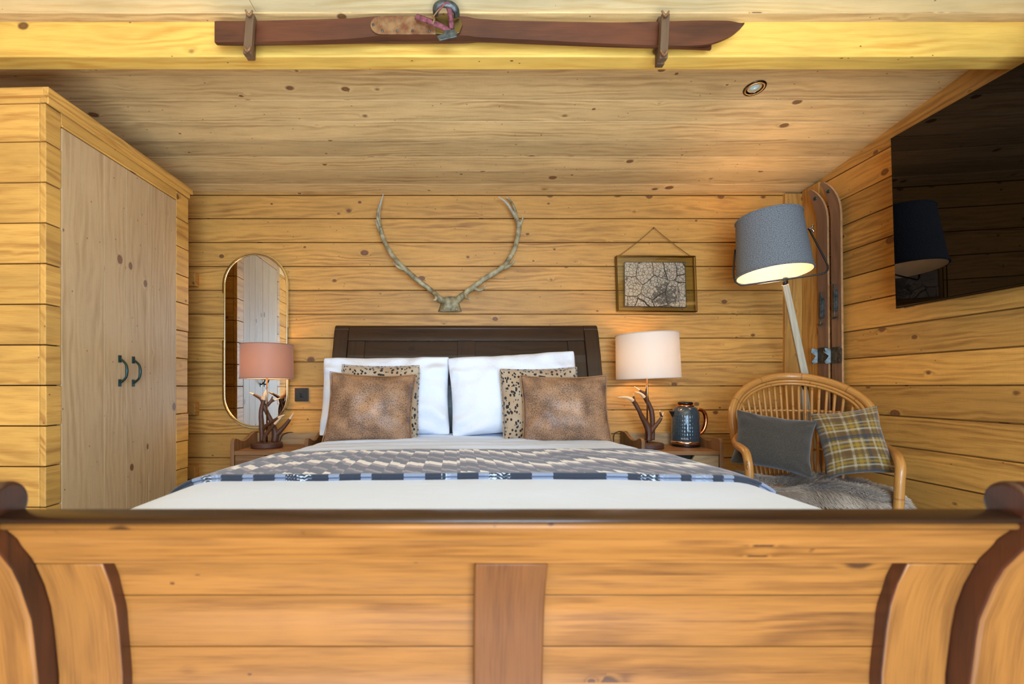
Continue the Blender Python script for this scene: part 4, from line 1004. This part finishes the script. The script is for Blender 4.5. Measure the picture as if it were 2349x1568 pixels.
# ------------------------------------------------------------------ floor lamp with tilted grey shade
random.seed(71)
t = NT('grey_tweed'); x, y, z = t.sep(t.obj()); ang = t.m_('ARCTAN2', x, y)
w1 = t.noise(t.xyz(t.mul(ang, 50), t.mul(z, 300)), 1.0, 2, 0.7); w2_ = t.noise(t.xyz(t.mul(ang, 22), t.mul(z, 620)), 1.0, 2)
M['tweed'] = t.out(t.mix(t.rng(t.add(t.mul(w1, .7), t.mul(w2_, .3)), .38, .62), lin((48, 50, 53)), lin((148, 150, 152))), 0.9); t.bump(w1, 0.4, 0.001)
fl = thing('floor_lamp', 'wooden floor lamp with a large tilted grey drum shade behind the chair', 'floor lamp', (2.00, 2.66, 0))
fp = lambda px, py, Y: wpt(fl, px, py, Y)
jt = fp(1846, 862, 2.68); top = fp(1801, 652, 2.56)
bm = MB(); tube(bm, [jt, top], [0.024, 0.020], 4, k=1, square=True, up=(1, -0.35, 0)); obj('upper_pole', bm, 'pole', fl, bevel=0.002)
bm = MB(); tube(bm, [jt + Vector((0, 0, 0.015)), jt - Vector((0, 0, 0.08))], 0.017, 14, k=1); obj('joint', bm, 'black', fl)
for i, (fx, fy) in enumerate(((-0.10, -0.13), (0.10, -0.02), (-0.06, 0.16))):
    bm = MB(); tube(bm, [jt + Vector((0, 0, -0.06)), Vector((fx, fy, 0.0))], [0.018, 0.011], 4, k=1, square=True); obj('leg', bm, 'pole', fl, bevel=0.002)
# shade frame of its own: axis tilted
cb = (fp(1689, 645, 2.52) + fp(1864, 613, 2.45)) / 2
xax = (fp(1864, 631, 2.46) - fp(1689, 645, 2.52)).normalized()
ctp = (fp(1697, 508, 2.54) + fp(1845, 489, 2.47)) / 2
zax = (ctp - cb); hh_ = zax.length; zax = (zax - xax * zax.dot(xax)).normalized()
zax = (zax + Vector((0, 0.02, 0))).normalized(); yax = zax.cross(xax).normalized(); xax = yax.cross(zax)
MS = Matrix((xax, yax, zax)).transposed().to_4x4(); MS.translation = cb
Rb, Rt, n = 0.172, 0.149, 64; hh_ = 0.312
bm = MB()
for (ra, rb, mi) in ((Rb, Rt, 0), (Rb - 0.004, Rt - 0.004, 1)):
    sheet(bm, n, 8, lambda a, b: Vector(((ra + (rb - ra) * b) * math.cos(2 * math.pi * a), (ra + (rb - ra) * b) * math.sin(2 * math.pi * a), hh_ * b)), closed_u=True, midx=mi)
for z, r in ((0, Rb), (hh_, Rt)):
    tube(bm, [((r + .001) * math.cos(2 * math.pi * k / n), (r + .001) * math.sin(2 * math.pi * k / n), z + (0.006 if z == 0 else -0.006)) for k in range(n)], 0.0045, 6, closed=True, k=1, flat=2.4 if False else 1.0)
sh = obj('lamp_shade', bm, ['tweed', 'shade_lining'], fl, normals=False); sh.matrix_local = MS
bm = MB(); lathe(bm, [(0, 0.06), (0.015, 0.065), (0.018, 0.10), (0.028, 0.13), (0.026, 0.155), (0.012, 0.17), (0, 0.172)], n=16); bo = obj('bulb', bm, 'bulb', fl); bo.matrix_local = MS
tb = MS @ Vector((0.0, 0.0, 0.19)); bulb_light('floor_lamp_light', tb, 3.0, 0.03, fl)
bm = MB(); ub = MS.inverted()
u_ = [(-(Rb + 0.004), 0, 0.09), (-(Rb + 0.006), 0, -0.005), (-(Rb - 0.035), 0, -0.055), (-(Rb - 0.075), 0, -0.062), (0.10, 0, -0.062), (Rb + 0.03, 0, -0.055), (Rb + 0.052, 0, -0.03), (Rb + 0.042, 0, 0.06), (Rb + 0.004, 0, 0.165)]
RB = Matrix.Rotation(R(-16), 4, 'Z')
tube(bm, [MS @ RB @ (Vector(p) * 1.05) for p in (( -0.155, 0, 0.16), (-0.172, 0, 0.02), (-0.150, 0, -0.026), (-0.115, 0, -0.032), (0.0, 0, -0.032), (0.175, 0, -0.032), (0.207, 0, -0.025), (0.217, 0, -0.004), (0.208, 0, 0.04), (0.160, 0, 0.20))], 0.0042, 8, k=5)
obj('bracket', bm, 'black', fl)
bm = MB(); tube(bm, [top + Vector((0, 0, -0.01)), top + Vector((0.002, 0, 0.035))], 0.012, 10, k=1); obj('collar', bm, 'black', fl)
bm = MB(); q0 = MS @ RB @ Vector((0.164, 0, 0.210)); tube(bm, [q0, q0 + xax * 0.022], 0.0045, 8, k=1)
for s in (-1, 1): tube(bm, [q0 + xax * 0.016, q0 + xax * 0.024 + zax * 0.014 * s, q0 + xax * 0.028 + zax * 0.022 * s], [.004, .006, .003], 8)
obj('wing_nut', bm, 'chrome', fl)

# ------------------------------------------------------------------ rattan chair
random.seed(81)
t = NT('rattan_cane'); uu, vv_, _ = t.sep(t.uv()); tr = t.sep(t.tint()['Color'])[0]
c1 = t.mix(t.noise(t.xyz(t.mul(uu, 12), t.mul(vv_, 160)), 1.0, 3), lin((150, 92, 38)), lin((214, 154, 80)))
node = t.m_('LESS_THAN', t.m_('FRACT', t.mul(uu, 4.3)), 0.03)
M['rattan'] = t.out(t.mix(t.mul(node, 0.45), c1, lin((110, 66, 28))), 0.35, Coat_Weight=0.2)
phi = R(24)
ch = thing('rattan_chair', 'honey-coloured rattan armchair with a round spindle back in the corner', 'armchair', (1.690, 2.28, 0), -phi); ch.scale = (0.92, 1, 1)
# own frame: x to the picture's right, y away from the camera (back), z up
def hoop(t_, w_, top, bot, yb_top, yb_bot):
    """t_ 0..1 from bottom-left over the top to bottom-right"""
    a = math.pi * (1.30 - 1.60 * t_) if False else None
zc_, zt__ = 0.775, 0.985
def hp(ang, grow=0.0):                                  # ang 0 = right widest, 90 = top
    c, s = math.cos(ang), math.sin(ang)
    if s >= 0: x = (0.325 + grow) * c; z = zc_ + (zt__ - zc_ + grow) * s
    else: x = (0.325 + grow) * (abs(c) ** 0.8) * math.copysign(1, c); z = zc_ + 0.38 * s
    y = 0.245 + 0.30 * (z - 0.45) * 0.62 - 0.20 * (abs(x) / 0.325) ** 2 * 1.0
    return Vector((x, y, z))
arcA = [R(a) for a in range(222, -43, -8)]
bm = MB(); tube(bm, [hp(a, -0.004) for a in arcA], 0.0195, 14, k=2); obj('back_frame', bm, 'rattan', ch)
bm = MB(); tube(bm, [hp(a, -0.030) + Vector((0, -0.012, 0)) for a in arcA], 0.008, 10, k=2); obj('inner_cane', bm, 'rattan', ch)
bm = MB(); tube(bm, [hp(a, -0.045) + Vector((0, -0.012, 0)) for a in arcA], 0.0075, 10, k=2); obj('inner_cane', bm, 'rattan', ch)
nr = 18
for i in range(nr):
    k = (i + 0.5) / nr * 2 - 1; ang = math.acos(max(-1, min(1, k * 0.985)))
    tp = hp(ang, -0.048) ; bt = Vector((tp.x * 0.72, 0.205 - 0.10 * k * k, 0.43))
    md = tp.lerp(bt, 0.42) + Vector((0, 0.008, 0))
    bm = MB(); tube(bm, [tp, md, bt], 0.0072, 8, k=4, tint=random.random()); obj('spindle', bm, 'rattan', ch)
for zz, wv_, nm in ((0.795, 0.292, 0), (0.60, 0.25, 0)):
    bm = MB(); pts = []
    for i in range(15):
        k = i / 14 * 2 - 1; x = wv_ * k; pts.append((x, 0.245 + 0.186 * (zz - 0.45) - 0.165 * k * k, zz - 0.005 * k * k))
    tube(bm, pts, 0.0055, 8, k=2)
    for i in range(nr):
        k = (i + .5) / nr * 2 - 1; x = wv_ * k * 0.97; c = Vector((x, 0.245 + 0.186 * (zz - 0.45) - 0.165 * k * k, zz - 0.005 * k * k)); tube(bm, [c - Vector((0, 0, 0.008)), c + Vector((0, 0, 0.008))], 0.0098, 8, k=1)
    obj('cross_cane', bm, 'rattan', ch)
ZA = H(-0.288)
for s in (-1, 1):
    side = 0.300
    pts = [(s * 0.275, 0.10, ZA + 0.05), (s * 0.315, 0.00, ZA + 0.020), (s * 0.318, -0.10, ZA + 0.005), (s * side, -0.195, ZA - 0.010), (s * (side - 0.006), -0.232, ZA - 0.040), (s * (side - 0.012), -0.240, ZA - 0.10), (s * (side - 0.015), -0.228, 0.36), (s * (side - 0.03), -0.215, 0.18), (s * (side - 0.02), -0.23, 0.0)]
    bm = MB(); tube(bm, pts, [.017, .019, .0195, .020, .020, .0195, .019, .018, .017], 14); obj('arm', bm, 'rattan', ch)
    bm = MB(); tube(bm, [(s * 0.24, 0.17, 0.42), (s * 0.25, 0.21, 0.2), (s * 0.27, 0.25, 0.0)], 0.016, 12); obj('leg', bm, 'rattan', ch)
bm = MB(); pts = [(0.285 * math.cos(a), -0.01 + 0.215 * math.sin(a), 0.375) for a in [2 * math.pi * i / 24 for i in range(24)]]
tube(bm, pts, 0.016, 12, closed=True, k=2); obj('seat_frame', bm, 'rattan', ch)
bm = MB(); lathe(bm, [(0, 0.372), (0.27, 0.372), (0.275, 0.380), (0.27, 0.388), (0, 0.388)], n=32, mat=Matrix.Diagonal((1, 0.77, 1, 1))); obj('seat', bm, 'rattan', ch)
# faint pen scribble on the left arm
bm = MB(); ax, ay = -0.302, -0.258
tube(bm, [(ax - 0.004, ay, ZA - 0.045), (ax + 0.004, ay - 0.002, ZA - 0.050), (ax - 0.003, ay - 0.001, ZA - 0.056), (ax + 0.004, ay - 0.002, ZA - 0.062), (ax - 0.002, ay, ZA - 0.068), (ax + 0.004, ay - 0.001, ZA - 0.085)], 0.0007, 4, k=4); obj('pen_mark', bm, 'black', ch)

MC = Matrix.Translation(ch.location) @ Matrix.Rotation(-phi, 4, 'Z')
# fur throw: a soft base sheet and dense hair strands, one object
t = NT('grey_brown_fur'); tc = t.sep(t.tint()['Color'])
M['fur'] = t.out(t.mix(tc[0], lin((66, 46, 34)), lin((226, 200, 172))), 0.6, Sheen_Weight=0.3)
bm = MB()
def throw(a, b):
    u = a * 2 - 1; v = b                                  # v 0 back .. 1 front, hanging over
    x = 0.312 * u; y = 0.17 - 0.44 * v - 0.02 * math.cos(u * 3); z = 0.475 + 0.012 * math.sin(u * 5 + 1) + 0.01 * math.sin(v * 9 + u * 3)
    if v > 0.80: q = (v - 0.80) / 0.20; z -= 0.075 * q * q; y += 0.03 * q
    if abs(u) > 0.86: q = (abs(u) - 0.86) / 0.14; z -= 0.05 * q * q
    z -= 0.03 * max(0, 0.25 - v)
    return MC @ Vector((x, y, z))
g, fs = sheet(bm, 40, 30, throw, tint=0.12)
verts0 = [v_.co.copy() for r_ in g for v_ in r_]
me_v = []; me_f = []; me_t = []
rnd = random.Random(7)
for i in range(17000):
    a, b = rnd.uniform(-0.0, 1.0), rnd.uniform(-0.0, 1.0) ** 0.8
    p = throw(a, b); fl_ = noise.noise(p * 7); fl2 = noise.noise(p * 7 + Vector((9, 4, 2)))
    d = Vector((0.55 + fl_ * 1.4, -0.75 + fl2 * 1.0, 0.55 + rnd.uniform(-.25, .35))) + Vector((rnd.uniform(-.3, .3), rnd.uniform(-.3, .3), 0))
    if a > 0.93: d.x += 1.2; 
    if b > 0.9: d.z -= 0.8
    d.normalize(); ln = rnd.uniform(0.022, 0.046); sd = d.cross(Vector((0.2, 1, 0.1))).normalized() * rnd.uniform(0.0009, 0.0016)
    patch = noise.noise(p * 9 + Vector((3, 3, 3))); base = 0.28 + 0.45 * patch + rnd.uniform(-.1, .12)
    vs = []
    L = bm.verts.layers.float_color['tint']
    for k, wd_ in ((0, 1.0), (0.4, 0.9), (0.75, 0.6)):
        c = p + d * ln * k - Vector((0, 0, 0.016 * k * k)) + Vector((0.004 * fl2 * k, 0, 0))
        for s in (-1, 1):
            v_ = bm.verts.new(c + sd * s * wd_); v_[L] = (max(0, min(1, base * 0.45 + k * 0.45 + base * 0.3)), 0, 0, 1); vs.append(v_)
    tipv = bm.verts.new(p + d * ln - Vector((0, 0, 0.018))); tipv[L] = (max(0, min(1, base + 0.42)), 0, 0, 1)
    bm.faces.new((vs[0], vs[1], vs[3], vs[2])); bm.faces.new((vs[2], vs[3], vs[5], vs[4])); bm.faces.new((vs[4], vs[5], tipv))
tag(obj('fur_throw', bm, 'fur', None, normals=False), 'shaggy grey-brown sheepskin draped over the rattan chair seat', 'sheepskin')
# seat pad under the fur
bm = MB(); vs = box(bm, (-0.27, -0.19, 0.388), (0.27, 0.155, 0.462)); po = obj('seat_pad', bm, 'suede', ch, bevel=0.03, seg=4)

t = NT('charcoal_wool'); nn = t.noise(t.obj(), 420, 2, 0.7); M['wool'] = t.out(t.mix(t.rng(nn, .35, .65), lin((38, 34, 29)), lin((76, 66, 54))), 0.95, Sheen_Weight=0.3); t.bump(nn, 0.3, 0.001)
t = NT('mustard_tartan'); u, v, _ = t.sep(t.uv())
def stripes(x, per, lo, hi): 
    f_ = t.m_('FRACT', t.mul(x, 1 / per)); return t.mul(t.rng(f_, lo - .02, lo), t.rng(f_, hi + .02, hi))
base = t.mix(t.noise(t.uv(), 60, 3), lin((96, 72, 28)), lin((128, 98, 34)))
for x in (u, v):
    base = t.mix(t.mul(stripes(x, 0.080, 0.10, 0.34), 0.55), base, lin((86, 56, 28)))
    base = t.mix(t.mul(stripes(x, 0.080, 0.42, 0.50), 0.36), base, lin((206, 190, 160)))
    base = t.mix(t.mul(stripes(x, 0.080, 0.62, 0.72), 0.35), base, lin((176, 136, 24)))
    base = t.mix(t.mul(stripes(x, 0.080, 0.84, 0.92), 0.32), base, lin((196, 178, 146)))
    base = t.mix(t.mul(stripes(x, 0.16, 0.0, 0.07), 0.75), base, lin((44, 50, 56)))
wv = t.noise(t.uv(), 520, 2); M['tartan'] = t.out(t.mix(t.rng(wv, .3, .7, 0, .25), base, lin((60, 50, 36))), 0.95, Sheen_Weight=0.3); t.bump(wv, 0.3, 0.001)
pillow('cushion', (1.522, 2.265, H(-0.262)), 0.345, 0.285, 0.14, R(20), -R(22), -R(9), 'plain charcoal wool cushion on the left of the rattan chair', 8, 'wool', 'cushion', None, pinch=0.12, ear=0.02)
pillow('cushion', (1.803, 2.150, H(-0.247)), 0.260, 0.325, 0.15, R(20), -R(34), R(11), 'mustard plaid wool cushion on the right of the rattan chair', 9, 'tartan', 'cushion', None, pinch=0.12, ear=0.02)
